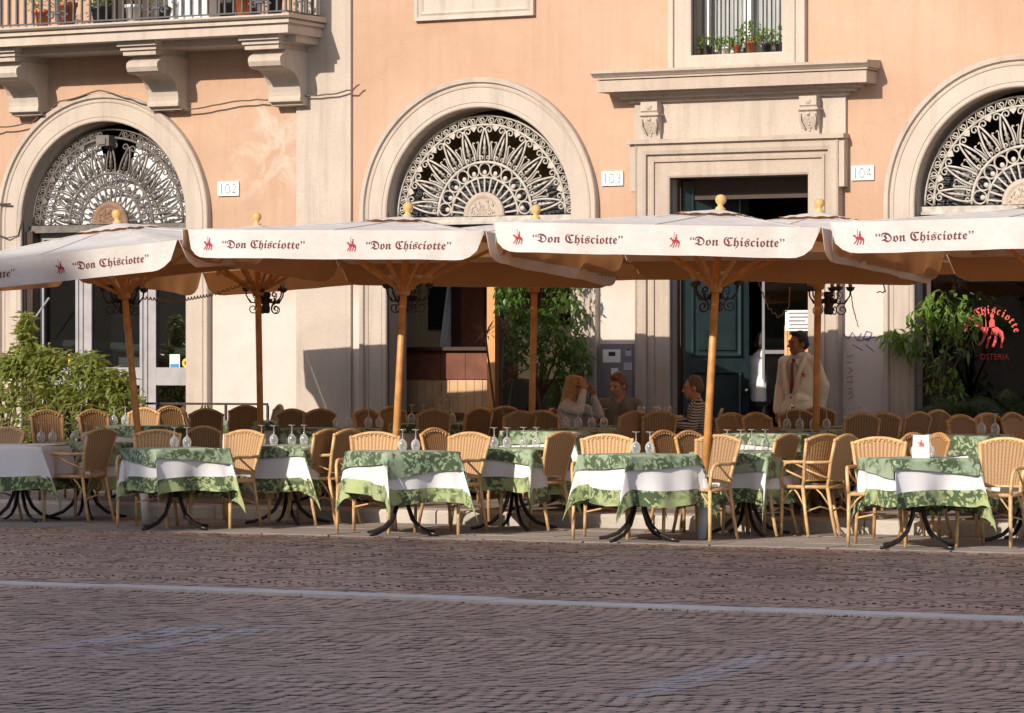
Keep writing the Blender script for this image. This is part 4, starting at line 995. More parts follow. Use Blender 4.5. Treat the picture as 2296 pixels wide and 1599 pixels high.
table('T0', 45, -5.75, 12, 'at the left picture edge, in shade', True)
table('T1', 393, YT, 57, 'in the front row, first sunlit one', legrot=20)
table('T2', 902, YT, 57, 'in the front row, second sunlit one', legrot=20)
table('T3', 1432, YT, 60, 'in the front row before the green door', legrot=20)
table('T4', 2058, YT, 44, 'in the front row, rightmost, with the menu card', legrot=20)
YR = -5.0
table('R0', 190, -4.92, 0, 'behind the shaded left table')
table('R1', 645, YR, 0, 'of the second row beside the leaning pole')
table('R2', 1152, YR, 0, 'of the second row below the ficus')
table('R3', 1672, YR, 0, 'of the second row below the waiter')
table('R4', 2300, YR, 0, 'of the second row at the right edge')
table('S1', 325, -3.5, 5, 'on the pavement beside the leafy hedge')
table('S2', 735, -3.7, 0, 'on the pavement behind the leaning pole')
table('S3', 1240, -3.8, 0, 'at the kerb before the seated guests')
table('S4', 1742, -3.85, 0, 'at the kerb right of the door pole')
table('S5', 2150, -3.75, 0, 'at the kerb behind the menu card table')
table('Q1', 588, -1.75, 0, 'near the pale wall by the black railing')
table('Q2', 985, -2.1, 0, 'near the middle arch, before the wooden counter')
table('Q3', 1300, -3.0, 0, 'with two glass pairs before the blond woman')
table('Q4', 1440, -2.15, 0, 'where the three guests sit')
table('Q5', 1800, -2.9, 0, 'in front of the waiter')
table('Q6', 1935, -2.0, 0, 'near the shaded wall right of the waiter')

# upturned wine glasses
GL = MB(); GL.lathe([(.031,0),(.038,.025),(.042,.05),(.036,.078),(.018,.098),(.006,.106),(.0045,.13),(.0045,.172),(.010,.182),(.034,.188),(.034,.191)], 16)
GLM = GL.mesh('wine_glass', M['goblet'], True)
def glasses(px, Y, ttop, where, dpx=.075):
    X = fX(px, Y)
    for k, s in enumerate((-1, 1)):
        o = obj('wine_glass', GLM, None, (X+s*dpx*.8, Y+s*dpx*.2, ttop), (0, 0, s))
        tag(o, f'{("left", "right")[k]} wine glass of the upturned pair on {where}', 'wine glass', 'upturned wine glasses')
Z0 = .759; zp = lambda Y: gz(Y)+.759
glasses(405, -6.35, Z0, 'the first sunlit front table'); glasses(917, -6.35, Z0, 'the second sunlit front table'); glasses(1441, -6.35, Z0, 'the front table before the door'); glasses(2068, -6.3, Z0, 'the rightmost front table')
glasses(105, -4.95, Z0, 'the shaded left table, left side'); glasses(180, -4.75, Z0, 'the shaded left table, right side')
glasses(600, -5.1, Z0, 'the leaning-pole table, left'); glasses(668, -4.85, Z0, 'the leaning-pole table, right')
glasses(1122, -5.1, Z0, 'the second-row ficus table, left'); glasses(1188, -4.85, Z0, 'the second-row ficus table, right')
glasses(1645, -5.1, Z0, 'the door-pole table, left side'); glasses(1700, -4.85, Z0, 'the door-pole table, right side')
glasses(268, -3.5, zp(-3.5), 'the table beside the hedge'); glasses(768, -3.6, zp(-3.6), 'a shaded table near the pier')
glasses(838, -3.3, zp(-3.7), 'a table left of the sunlit pole', .07)
glasses(935, -2.2, zp(-2.1), 'the counter-side table, left'); glasses(1000, -2.0, zp(-2.1), 'the counter-side table, right')
glasses(1282, -3.1, zp(-3.0), "the blond woman's table, left"); glasses(1340, -2.85, zp(-3.0), "the blond woman's table, right")
glasses(1778, -2.95, zp(-2.9), "the waiter's table, left"); glasses(1838, -2.75, zp(-2.9), "the waiter's table, right")
glasses(1912, -2.05, zp(-2.0), 'the table near the shaded wall'); glasses(2215, -3.75, zp(-3.75), 'the kerb table at the right')
# the guests' filled glasses stand upright
for px, Y, lb in ((1437, -2.15, 'upright glass of water left of the pair among the guests'), (1472, -2.1, 'upright glass of water in the middle among the guests'), (1497, -2.05, 'upright empty glass nearest the striped man')):
    o = obj('wine_glass', GLM, None, (fX(px, Y), Y, zp(-2.15)+.191), (PI, 0, 0)); tag(o, lb, 'wine glass', 'upright wine glasses')
mc = thing('menu_card', 'white standing menu card with red emblem on the rightmost front table', 'menu card', (fX(2064, -6.6), -6.6, Z0), R(20))
MB().add([(-.072,-.03,0),(.072,-.03,0),(.065,0,.19),(-.065,0,.19),(-.072,.04,0),(.072,.04,0)], [(0,1,2,3),(3,2,5,4)]).build('card', M['paper'], mc)
emblem(MB(), lambda a, b: (a, -.0165+b*.158-.004, .115+b), .055).build('print', M['redglow'], mc)
o = MB().box(-.09, .09, -.055, .055, 0, .055); o = o.build('bread_box', M['redwood'], None, loc=(fX(1725, -3.9), -3.9, zp(-3.85)), rot=(0, 0, .3)); tag(o, 'small red wooden box lying on the kerb table right of the pole', 'box')
o = thing('place_card', 'small cream place card on the guests table by the wall', 'card', (fX(1521, -2.0), -2.0, zp(-2.15)), R(20))
MB().add([(-.045,-.02,0),(.045,-.02,0),(.045,0,.10),(-.045,0,.10),(-.045,.02,0),(.045,.02,0)], [(0,1,2,3),(3,2,5,4)]).build('card', M['jacket'], o)

# ================================================================== WICKER CHAIRS
def chair_meshes(nw=1.0, arch=.048, cane='cane', weave='weave'):
    d = {}
    tw = .226*nw; ww_ = .172*(.5+.5*nw)
    up = lambda s: [(s*ww_,.20,.43),(s*ww_,.215,.52),(s*(ww_*.55+tw*.45),.245,.66),(s*tw,.30,.855)]
    bf = MB()
    for s in (-1, 1): bf.tube(up(s), .0165, 8); bf.ell((s*tw,.30,.858), (.02,.02,.02), 8, 6)
    rail = [(x_*tw, .30+.018*(1-x_*x_), .855+arch*(1-x_*x_)) for x_ in lin(-1, 1, 10)]
    bf.tube(rail, .0165, 8); bf.tube([(-ww_,.215,.50),(0,.235,.50),(ww_,.215,.50)], .011, 6)
    for k in range(9):
        t = -1+2*(k+1)/10; bf.ell((t*tw*.95, .292+.018*(1-t*t), .838+arch*.96*(1-t*t)), (.010,.016,.012), 6, 4)
    d['back_frame'] = bf.mesh('back_frame', M[cane], True)
    bk = MB(); bk.uv = []
    def pnl(u, v, o):
        x_ = 2*u-1; z = .50+(.85+arch*(1-x_*x_)-.50)*v; zz = .50+.355*v
        hw = ww_+(tw-ww_)*(zz-.50)/.355; y = .215+(zz-.50)*.24+.02*(1-x_*x_)
        return (x_*hw*.985, y+o, z)
    nu, nv = 10, 10
    for o in (-.006, .006):
        b0 = len(bk.v)
        for j in range(nv+1):
            for i in range(nu+1): bk.v.append(pnl(i/nu, j/nv, o)); bk.uv.append((i/nu, j/nv))
        for j in range(nv):
            for i in range(nu):
                q = (b0+j*(nu+1)+i, b0+j*(nu+1)+i+1, b0+(j+1)*(nu+1)+i+1, b0+(j+1)*(nu+1)+i); bk.f.append(q if o < 0 else q[::-1])
    d['backrest'] = bk.mesh('backrest', M[weave], True)
    se = MB(); se.uv = []
    for z0, fl in ((.452, 0), (.425, 1)):
        b0 = len(se.v)
        for j in range(9):
            for i in range(9):
                u, v = i/8, j/8; se.v.append(((2*u-1)*(.225-.045*v), -.21+.41*v, z0-.012*math.sin(PI*u)*math.sin(PI*v))); se.uv.append((u, v*.8))
        for j in range(8):
            for i in range(8):
                q = (b0+j*9+i, b0+j*9+i+1, b0+(j+1)*9+i+1, b0+(j+1)*9+i); se.f.append(q[::-1] if fl else q)
    d['seat'] = se.mesh('seat', M[weave], True)
    sf = MB(); sf.tube([(-.232,-.215,.44),(.232,-.215,.44),(.18,.205,.44),(-.18,.205,.44)], .018, 8, True); d['seat_frame'] = sf.mesh('seat_frame', M[cane], True)
    for s, nm in ((-1, 'arm_a'), (1, 'arm_b')):
        a = MB(); a.tube([(s*.235,-.215,.44),(s*.245,-.22,.54),(s*.25,-.205,.615),(s*.252,-.165,.655),(s*.252,-.10,.665),(s*.245,.08,.66),(s*(ww_*.5+tw*.5),.25,.665)], .0155, 8)
        a.tube([(s*.246,-.10,.66),(s*.225,.06,.58),(s*.185,.215,.52)], .010, 6); d[nm] = a.mesh('arm', M[cane], True)
        f_ = MB(); f_.tube([(s*.24,-.225,0),(s*.236,-.218,.22),(s*.234,-.215,.445)], [.0155,.0165,.0165], 8); f_.ell((s*.236,-.218,.30), (.019,.019,.01), 8, 4)
        f_.tube([(s*.236,-.218,.30),(s*.20,-.15,.40),(s*.19,-.11,.43)], .009, 5); f_.tube([(s*.236,-.218,.30),(s*.16,-.215,.40),(s*.12,-.213,.43)], .009, 5); d['leg_f'+nm[-1]] = f_.mesh('leg', M[cane], True)
        r_ = MB(); r_.tube([(s*.20,.30,0),(s*.188,.25,.20),(s*.178,.205,.44)], [.0155,.0165,.0165], 8); r_.ell((s*.186,.243,.26), (.019,.019,.01), 8, 4)
        r_.tube([(s*.186,.245,.25),(s*.185,.15,.38),(s*.185,.09,.43)], .009, 5); d['leg_r'+nm[-1]] = r_.mesh('leg', M[cane], True)
    st = MB(); st.tube([(-.19,.24,.22),(0,.245,.26),(.19,.24,.22)], .009, 6); d['stretcher'] = st.mesh('stretcher', M[cane], True)
    return d
CH = chair_meshes(); CH2 = chair_meshes(.74, .062, 'cane2', 'weave2'); NCH = 0
def chair(pxb, Yb, a, desc, z=None):
    global NCH
    narrow = Yb > -4.9; D_ = CH2 if narrow else CH
    F = vdir(a); Xb = fX(pxb, Yb); X, Y = Xb+F.x*.29, Yb+F.y*.29
    if z is None: z = gz(Y) if abs(Y-KERB) > .25 else (0 if Y < KERB-.02 else .13)
    t = thing('wicker_chair', ('narrow wicker chair ' if narrow else 'wicker armchair ')+desc, 'chair', (X, Y, z+.004), math.atan2(F.x, -F.y), 'wicker chairs on the terrace'); NCH += 1
    for nm in ('back_frame', 'backrest', 'seat', 'seat_frame', 'stretcher'): obj(nm, D_[nm], t)
    for s in 'ab':
        if not narrow: obj('arm', D_['arm_'+s], t)
        obj('leg', D_['leg_f'+s], t); obj('leg', D_['leg_r'+s], t)
for q in [(14, -5.5, -35, 'cut off by the left picture edge beside the shaded table'),
 (226, -5.6, -122, 'in shade right of the white-clothed left table, seen from behind'),
 (352, -5.97, -10, 'tucked behind the first sunlit front table, facing the street'), (547, -5.72, -34, 'on the right of the first sunlit front table'),
 (840, -5.97, -10, 'tucked behind the second sunlit front table, facing the street'), (1051, -5.72, -34, 'on the right of the second sunlit front table'),
 (1360, -5.97, -8, 'tucked behind the front table before the green door'), (1608, -5.75, -35, 'right of the front table before the door, at the white pole foot'),
 (1970, -6.0, -8, 'tucked behind the rightmost front table, facing the street'), (2252, -5.72, -28, 'on the right of the rightmost front table at the picture edge'),
 (733, -5.05, -122, 'seen from behind between first and second sunlit front tables'), (778, -4.92, -122, 'half hidden just left of the second sunlit front table'),
 (1256, -5.05, -126, 'seen from behind left of the front table before the door'),
 (1762, -5.05, -122, 'seen from behind, left of two standing side by side at right'), (1846, -5.0, -140, 'seen from behind with its back turned further, right of two'),
 (1893, -4.92, -120, 'showing only one arm left of the rightmost front table'),
 (976, -4.7, 40, 'with an arched top peeping out behind the second sunlit front table'), (1491, -4.75, 40, 'with an arched top behind the third pair of front glasses'),
 (1547, -4.8, 38, 'with a small arched top left of the white pole foot'), (2052, -4.75, 40, 'hidden behind the white menu card'), (2100, -4.75, -60, 'lit from the side just right of the white menu card'),
 (458, -4.75, 172, 'low behind the glasses of the first sunlit front table'),
 (105, -3.9, 25, 'before the hedge, leftmost of the back row, facing the street'), (210, -3.75, 35, 'before the hedge, second of the back row, turned right'),
 (322, -2.9, -12, 'with a sunlit front behind the leftmost pole'), (383, -2.4, 36, 'tall and sunlit before the railing, turned right'), (415, -2.9, 100, 'seen edge-on in shade right of the tall sunlit one'),
 (462, -3.4, -176, 'seen from behind before the railing, left one'), (549, -2.2, -166, 'seen from behind before the railing, right one'), (622, -1.55, -70, 'partly hidden behind the leaning rear pole'),
 (657, -3.3, 165, 'seen from behind against the pale wall right of the leaning pole'), (716, -3.2, -160, 'seen from behind against the shadow edge on the pier'),
 (822, -2.75, 42, 'turned right in shade before the left jamb of the middle arch'), (880, -2.1, 36, 'turned right just left of the sunlit pole by the middle arch'),
 (972, -2.95, -176, 'seen from behind below the wooden counter'), (1072, -2.4, -142, 'turned away by the orange post'), (1130, -1.9, -166, 'seen from behind below the reddish dracaena'),
 (1165, -3.35, -158, 'seen from behind low in front of the ficus pot'), (1215, -3.2, 165, 'seen from behind beside the blond woman'),
 (1243, -2.42, 72, 'in which the blond woman sits'), (1386, -1.12, -8, 'in which the man in the olive shirt sits'), (1612, -2.05, -96, 'in which the man in the striped jersey sits'),
 (1420, -3.15, -150, 'pushed to the guests table, seen from behind, left one'), (1477, -3.05, -168, 'pushed to the guests table, seen from behind, right one'),
 (1642, -3.35, 22, 'just right of the sunlit door pole, facing the street'), (1697, -3.2, 32, 'below the dark doorway, facing the street'),
 (1785, -2.2, 176, 'seen from behind in front of the waiter'), (1834, -1.5, 170, 'half hidden by the rear pole beside the waiter'),
 (1931, -3.25, -172, 'seen from behind, left of the overlapping two by the shaded wall'), (1979, -3.1, -166, 'seen from behind, right of the overlapping two by the shaded wall'),
 (2055, -2.75, -142, 'turned away before the dark shop window, left one'), (2098, -2.15, -142, 'turned away with a sunlit top rail before the dark shop window'),
 (2156, -3.4, 34, 'facing the street before the palm, left one'), (2216, -2.9, 30, 'facing the street before the palm, middle one'), (2272, -2.7, 42, 'facing the street with a sunlit frame at the right picture edge')]:
    chair(*q)

# ================================================================== PLANTS
def leafcloud(n, sampler, L_, W_, seed, droop=.5):
    mb = MB(); rs = random.Random(seed)
    for k in range(n):
        p = Vector(sampler(rs)); a = rs.uniform(0, 2*PI); el = rs.uniform(-.9, .5)-droop*.3
        d = Vector((math.cos(a)*math.cos(el), math.sin(a)*math.cos(el), math.sin(el))); s = d.cross(Vector((0,0,1))).normalized()
        s = (s*math.cos(rs.uniform(-.8,.8))+d.cross(s)*math.sin(rs.uniform(-.8,.8))).normalized(); nrm = d.cross(s)
        l_ = L_*rs.uniform(.65, 1.25); w_ = W_*rs.uniform(.7, 1.2)
        mb.add([p, p+d*l_*.45+s*w_*.5+nrm*w_*.15, p+d*l_-Vector((0,0,l_*.18*droop)), p+d*l_*.45-s*w_*.5+nrm*w_*.15], [(0,1,2),(0,2,3)])
    return mb
def ell_s(cs):
    def f(rs):
        c, r = rs.choice(cs)
        while True:
            q = Vector((rs.uniform(-1,1), rs.uniform(-1,1), rs.uniform(-1,1)))
            if q.length < 1: break
        q = q.normalized()*(q.length**.4)
        return (c[0]+q.x*r[0], c[1]+q.y*r[1], c[2]+q.z*r[2])
    return f
def limbs(mb, base, tips, r):
    for t in tips:
        b = Vector(base); t = Vector(t); m_ = b.lerp(t, .5)+Vector((random.uniform(-.05,.05), random.uniform(-.05,.05), .05))
        mb.tube([b, m_, t], [r, r*.7, r*.25], 6)
def pot(name, r, h, m, parent): MB().lathe([(r*.70,0),(r*.95,h*.82),(r*1.06,h*.82),(r*1.06,h),(r*.92,h),(r*.90,h*.9),(.005,h*.88)], 18).build(name, m, parent, True)
# hedge on the left: several shrubs in a trough
Yh = -1.35
spots = [(15, 850, .36, .30), (70, 835, .36, .42), (125, 845, .36, .36), (180, 850, .34, .34), (235, 875, .32, .28), (290, 900, .22, .2)]
tr_ = thing('planter_trough', 'long dark planter trough under the leafy hedge', 'planter', (fX(140, Yh), Yh, gz(Yh)))
MB().box(-1.25, 1.15, -.2, .2, 0, .42).build('box', M['brown'], tr_); MB().box(-1.27, 1.17, -.22, .22, .40, .45).build('rim', M['brown'], tr_)
desc = ['at the left picture edge, dense', 'tall with a sprig rising past the shop window', 'broad, below the shop window stickers', 'with pale leaf tips before the grey window', 'low, behind the leftmost parasol pole', 'smallest, at the right end of the hedge']
for k, (px, py, rx_, rz_) in enumerate(spots):
    X = fX(px, Yh); zc_ = fZ(px, py, Yh)
    t = thing('laurel_shrub', 'laurel shrub '+desc[k], 'shrub', (X, Yh, gz(Yh)+.42), 0, 'laurel hedge')
    base = gz(Yh)+.42; cs = [((0,0,zc_-base), (rx_, .28, rz_)), ((0,0,(zc_-base)*.55), (rx_*.95, .28, max(.2, (zc_-base)*.6))), ((random.uniform(-.15,.15), 0, zc_-base+rz_*.5), (rx_*.5, .2, rz_*.4))]
    if k == 1: cs.append(((-.08, 0, zc_-base+.52), (.10, .08, .18)))
    tk = MB(); limbs(tk, (0,0,0), [(random.uniform(-.2,.2), random.uniform(-.15,.15), (zc_-base)*random.uniform(.6,1.1)) for _ in range(6)], .018); tk.build('trunk', M['bark'], t, True)
    leafcloud(820 if k < 5 else 280, ell_s(cs), .125, .046, 40+k).build('crown', M['hedge'], t)
# ficus beside the middle arch
Yc = -.36; X = fX(1212, Yc); b0 = gz(Yc)
t = thing('ficus_tree', 'dense green ficus in a pot at the right jamb of the middle arch', 'tree', (X, Yc, b0))
pot('pot', .2, .38, M['terra'], t)
tk = MB(); tk.tube([(0,0,.3),(.03,.01,.7),(-.02,0,1.05),(.02,0,1.5)], [.03,.026,.022,.015], 8); tk.tube([(.05,0,.3),(.12,.02,.75),(.16,0,1.2)], [.02,.017,.012], 7); limbs(tk, (0,0,1.0), [(-.35,.05,1.5),(.38,0,1.4),(.1,.2,1.9),(-.2,-.1,1.9),(.3,-.1,1.75)], .016); tk.build('trunk', M['bark'], t, True)
leafcloud(1900, ell_s([((-.12,0,1.85),(.30,.28,.38)),((.22,0,1.75),(.30,.28,.42)),((.0,-.05,1.55),(.40,.28,.32)),((.40,0,1.35),(.18,.2,.3)),((-.3,0,2.1),(.25,.25,.3)),((.1,0,2.2),(.4,.3,.3)),((.3,0,1.0),(.22,.2,.25))]), .095, .045, 61, 1.2).build('crown', M['ficus'], t)
# reddish dracaena
def spiky(px, py, Y, label, stems):
    X = fX(px, Y); b0 = gz(Y); t = thing('dracaena', label, 'plant', (X, Y, b0)); pot('pot', .14, .28, M['terra'], t)
    for i, (p2, y2) in enumerate(stems):
        tx = fX(p2, Y)-X; tz = fZ(p2, y2, Y)-b0
        MB().tube([(0,0,.25),(tx*.35,.02,tz*.5),(tx,0,tz)], [.014,.012,.01], 6).build('stem', M['bark'], t, True)
        lv = MB(); rs = random.Random(70+i)
        for k in range(34):
            a = rs.uniform(0, 2*PI); e = rs.uniform(-.5, 1.2); L_ = rs.uniform(.18, .30); d = Vector((math.cos(a)*math.cos(e), math.sin(a)*math.cos(e), math.sin(e))); s = d.cross(Vector((0,0,1))).normalized()*.009
            p = Vector((tx,0,tz)); q = p+d*L_*.6; r_ = p+d*L_-Vector((0,0,.05))
            lv.add([p-s*.6, p+s*.6, q+s, q-s, r_], [(0,1,2,3),(3,2,4)])
        lv.build('leaf_tuft', M['drac'], t)
spiky(1118, 760, -.9, 'spindly dracaena with reddish leaf tufts left of the ficus', [(1088, 752), (1128, 742), (1150, 845)])
# shrub and palm at the right window
Yr = -.22; X = fX(2105, Yr); b0 = gz(Yr)+.12
t = thing('leafy_bush', 'bushy plant with a bright sunlit top before the right shop window', 'bush', (X, Yr, b0)); MB().box(-.22, .22, -.2, .2, -.12, 0).build('plinth', M['brown'], t); pot('pot', .2, .36, M['darkpot'], t)
tk = MB(); tk.tube([(0,0,.3),(.02,0,.8),(.0,0,1.3)], [.026,.022,.014], 7); limbs(tk, (0,0,.9), [(-.4,0,1.5),(.35,0,1.5),(.1,.1,1.8),(-.15,-.1,1.75)], .014); tk.build('trunk', M['bark'], t, True)
leafcloud(520, ell_s([((.06,0,1.80),(.26,.2,.20)),((-.18,0,1.68),(.18,.16,.16)),((.28,0,1.66),(.16,.16,.2)),((0,0,1.42),(.32,.22,.2)),((-.48,0,1.50),(.16,.10,.10)),((-.34,0,1.40),(.14,.12,.12)),((.05,0,1.0),(.2,.18,.25))]), .115, .045, 81, 1.4).build('crown', M['bright'], t)
def palm(px, Y, label, seed, n=15, L_=1.0, h=.55):
    X = fX(px, Y); t = thing('potted_palm', label, 'palm', (X, Y, gz(Y))); rs = random.Random(seed); pot('pot', .2, .36, M['darkpot'], t)
    for k in range(n):
        a = 2*PI*k/n+rs.uniform(-.2,.2); ln_ = L_*rs.uniform(.75, 1.1); rise = rs.uniform(.45, .95); fr = MB(); pts = []
        for i in range(11):
            q = i/10; r_ = ln_*.75*q; z = h+rise*q*1.25-(.95*ln_)*q**2.4*.9
            pts.append(Vector((math.cos(a)*r_, math.sin(a)*r_, z)))
        fr.tube(pts, .006, 4)
        sd = Vector((-math.sin(a), math.cos(a), 0))
        for i in range(2, 40):
            q = i/40*10; j = int(q); p = pts[j].lerp(pts[min(10, j+1)], q-j); dn = (pts[min(10, j+1)]-pts[j]).normalized()
            for s in (-1, 1):
                l_ = .26*math.sin(PI*min(1, .12+i/44)); tip = p+sd*s*l_*.75+dn*l_*.5-Vector((0,0,l_*.55)); w_ = dn*.008
                fr.add([p-w_, p+w_, tip], [(0,1,2)])
        fr.build('frond', M['palm'], t)
palm(2195, -.45, 'arching palm in a black pot below the red window lettering', 3, 15, .95, .5)
palm(2290, -.6, 'tall arching palm in a black pot at the right picture edge', 9, 15, 1.1, .65)
t = thing('flower_pot', 'terracotta pot standing on the floor below the ficus', 'flower pot', (fX(1158, -1.0), -1.0, gz(-1.0))); pot('pot', .13, .24, M['terra'], t)
leafcloud(60, ell_s([((0,0,.34),(.12,.12,.1))]), .07, .03, 5).build('foliage', M['ficus'], t)

# little pots on the upper window sill and behind the balcony rail
def potted(name, label, loc, r, h, pm, n, fr, lm, seed, grp, Lf=.05):
    t = thing(name, label, 'potted plant', loc, 0, grp); pot('pot', r, h, pm, t)
    if n: leafcloud(n, ell_s([((0,0,h+fr[2]*.8), fr)]), Lf, Lf*.42, seed).build('foliage', lm, t)
    return t
ws = 4.824
for k, (px, r, h, pm, n, fr, lb) in enumerate(((1567, .05, .09, 'bark', 50, (.08,.06,.07), 'small brown pot at the left end of the upper window sill'), (1592, .05, .10, 'darkpot', 80, (.10,.07,.08), 'black pot with pale leaves, second on the upper sill'),
    (1628, .05, .08, 'white', 120, (.14,.07,.07), 'white pot with trailing leaves on the upper sill'), (1652, .045, .10, 'terra', 50, (.08,.06,.06), 'small terracotta pot left of the big one on the upper sill'),
    (1682, .065, .13, 'terra', 170, (.14,.08,.13), 'largest terracotta pot with the tallest leaves on the upper sill'), (1718, .055, .10, 'darkpot', 120, (.11,.07,.10), 'black pot with fresh leaves, second from right on the sill'), (1747, .05, .10, 'darkpot', 60, (.04,.04,.12), 'black pot with a pointed plant at the right end of the sill'))):
    potted('sill_pot', lb, (fX(px, .10), .10, ws), r, h, M[pm], n, fr, M['bright'], 90+k, 'pots on the upper window sill', .06)
zb = 5.432
for k, (px, r, h, pm, n, lb) in enumerate(((95, .09, .2, 'terra', 90, 'terracotta pot with green leaves, leftmost behind the balcony rail'), (150, .12, .27, 'terra', 60, 'tall terracotta pot behind the balcony rail, second from left'), (225, .11, .2, 'darkpot', 80, 'dark pot behind the balcony rail with yellowish leaves'),
    (300, .10, .2, 'white', 0, 'white urn behind the left scroll of the balcony rail'), (365, .09, .16, 'darkpot', 40, 'small dark pot in the middle of the balcony'), (545, .13, .24, 'terra', 40, 'big orange pot behind the right scroll of the balcony rail'), (615, .10, .22, 'darkpot', 90, 'dark pot at the right corner of the balcony'))):
    potted('balcony_pot', lb, (fX(px, -.5), -.5, zb), r, h, M[pm], n, (.18,.15,.14), M['hedge'], 120+k, 'pots on the balcony', .08)
t = thing('storage_box', 'white slatted box standing on the balcony beside the scroll', 'box', (fX(430, -.35), -.35, zb+.005)); MB().box(-.3, .3, -.12, .12, 0, .5).build('body', M['white'], t); MB().box(-.31, .31, -.13, .13, .5, .53).build('lid', M['white'], t)

# black railing by the pale wall
Yf2 = -1.0; fx0, fx1 = fX(322, Yf2), fX(600, Yf2); zt = fZ(450, 903, Yf2); zb2 = gz(Yf2)
fn_ = thing('iron_railing', 'black iron railing with crossed braces before the pale wall', 'railing', (0,0,0))
MB().box(fx0, fx1, Yf2-.012, Yf2+.012, zt-.025, zt).build('top_rail', M['iron'], fn_); MB().box(fx0, fx1, Yf2-.01, Yf2+.01, zb2+.1, zb2+.125).build('bottom_rail', M['iron'], fn_)
npst = 3
for k in range(npst+1):
    x = fx0+(fx1-fx0)*k/npst; MB().box(x-.012, x+.012, Yf2-.012, Yf2+.012, zb2, zt-.025).build('post', M['iron'], fn_)
for k in range(npst):
    a = fx0+(fx1-fx0)*k/npst; b = fx0+(fx1-fx0)*(k+1)/npst; m_ = (a+b)/2
    for s in ((a+.02, m_), (b-.02, m_)): MB().tube([(s[0], Yf2, zt-.38), (s[1]+(.03 if s[0] > m_ else -.03), Yf2, zt-.03)], .010, 4).build('brace', M['iron'], fn_)
    MB().tube([(m_, Yf2, zt-.03), (m_, Yf2, zt-.38)], .010, 4).build('brace', M['iron'], fn_); MB().box(a+.013, b-.013, Yf2-.009, Yf2+.009, zt-.40, zt-.38).build('mid_rail', M['iron'], fn_)

# ================================================================== PEOPLE
class Body(MB):
    def cap(s, p, q, r1, r2=None, n=12):
        r2 = r1 if r2 is None else r2; p, q = Vector(p), Vector(q); d = (q-p); L_ = d.length
        d = d.normalized() if L_ > 1e-6 else Vector((0,0,1)); pts = []; rr = []
        for k in range(5): a = PI/2*(1-k/4); pts.append(p-d*r1*math.sin(a)); rr.append(max(.0008, r1*math.cos(a)))
        for k in range(5): a = PI/2*k/4; pts.append(q+d*r2*math.sin(a)); rr.append(max(.0008, r2*math.cos(a)))
        s.tube(pts, rr, n); return s
def blob(mb, name, m, parent, vox=.010, it=6, cut=None, solid=0):
    me = mb.mesh(name, m); o = bpy.data.objects.new(name, me); COL.objects.link(o)
    a = o.modifiers.new('r', 'REMESH'); a.mode = 'VOXEL'; a.voxel_size = vox; a.use_smooth_shade = True
    b = o.modifiers.new('s', 'SMOOTH'); b.iterations = it; b.factor = .5
    dg = bpy.context.evaluated_depsgraph_get(); me2 = bpy.data.meshes.new_from_object(o.evaluated_get(dg)); bpy.data.objects.remove(o)
    me2.name = name
    if not me2.materials: me2.materials.append(m)
    if cut:
        bm = bmesh.new(); bm.from_mesh(me2); bmesh.ops.delete(bm, geom=[f for f in bm.faces if cut(f.calc_center_median())], context='FACES'); bm.to_mesh(me2); bm.free()
    for p in me2.polygons: p.use_smooth = True
    o = obj(name, me2, parent)
    if solid:
        so_ = o.modifiers.new('t', 'SOLIDIFY'); so_.thickness = solid; so_.offset = 0
    return o
def hand(b, w_, d, side, nrm, s=1.0, curl=.5, closed=False):
    d = Vector(d).normalized(); nrm = Vector(nrm).normalized(); lat = d.cross(nrm).normalized()*side; w_ = Vector(w_)
    for k in (-1, 0, 1): b.cap(w_+lat*.018*k*s, w_+d*.078*s+lat*.024*k*s, .014*s, .0125*s, 8)
    for k, L_ in enumerate((.068, .076, .072, .056)):
        o = w_+d*.082*s+lat*(.030-.0195*k)*s; c1 = (d+nrm*curl*.6).normalized(); c2 = (d*.5+nrm*(curl*1.5)).normalized()
        k1 = o+c1*L_*.55*s; b.cap(o, k1, .0092*s, .0085*s, 8); b.cap(k1, k1+c2*L_*.5*s, .0085*s, .0072*s, 8)
    t0 = w_+d*.022*s+lat*.026*s; t1 = t0+(lat*.8+d*.7+nrm*.3).normalized()*.038*s; b.cap(t0, t1, .0115*s, .010*s, 8); b.cap(t1, t1+(d+nrm*.5+lat*.1).normalized()*.030*s, .010*s, .008*s, 8)
def head(b, c, yaw, pitch=0, s=1.0, roll=0):
    Mx = Matrix.Translation(Vector(c)) @ Euler((R(pitch), R(roll), R(yaw))).to_matrix().to_4x4() @ Matrix.Scale(s, 4)
    e = lambda p, r: b.ell(Mx @ Vector(p), tuple(x*s for x in r), 14, 10, Mx.to_3x3().normalized())
    e((0,.012,.02), (.074,.092,.098)); e((0,-.028,-.045), (.058,.058,.072)); e((0,-.058,-.092), (.028,.026,.024)); e((0,-.04,.005), (.062,.052,.06))
    b.cap(Mx @ Vector((0,-.088,.012)), Mx @ Vector((0,-.108,-.030)), .0085*s, .0145*s, 8); e((.010,-.098,-.034), (.010,.010,.008)); e((-.010,-.098,-.034), (.010,.010,.008))
    for q in (-1, 1):
        e((q*.030,-.078,.022), (.026,.014,.010)); e((q*.038,-.062,-.022), (.022,.022,.02)); e((q*.076,.008,-.012), (.010,.02,.032))
    e((0,-.086,-.062), (.022,.010,.006)); e((0,-.083,-.073), (.019,.011,.007))
    b.cap(Mx @ Vector((0,.02,-.06)), Vector(c)+Vector((0,.035,-.17)), .052*s, .056*s)
    return Mx
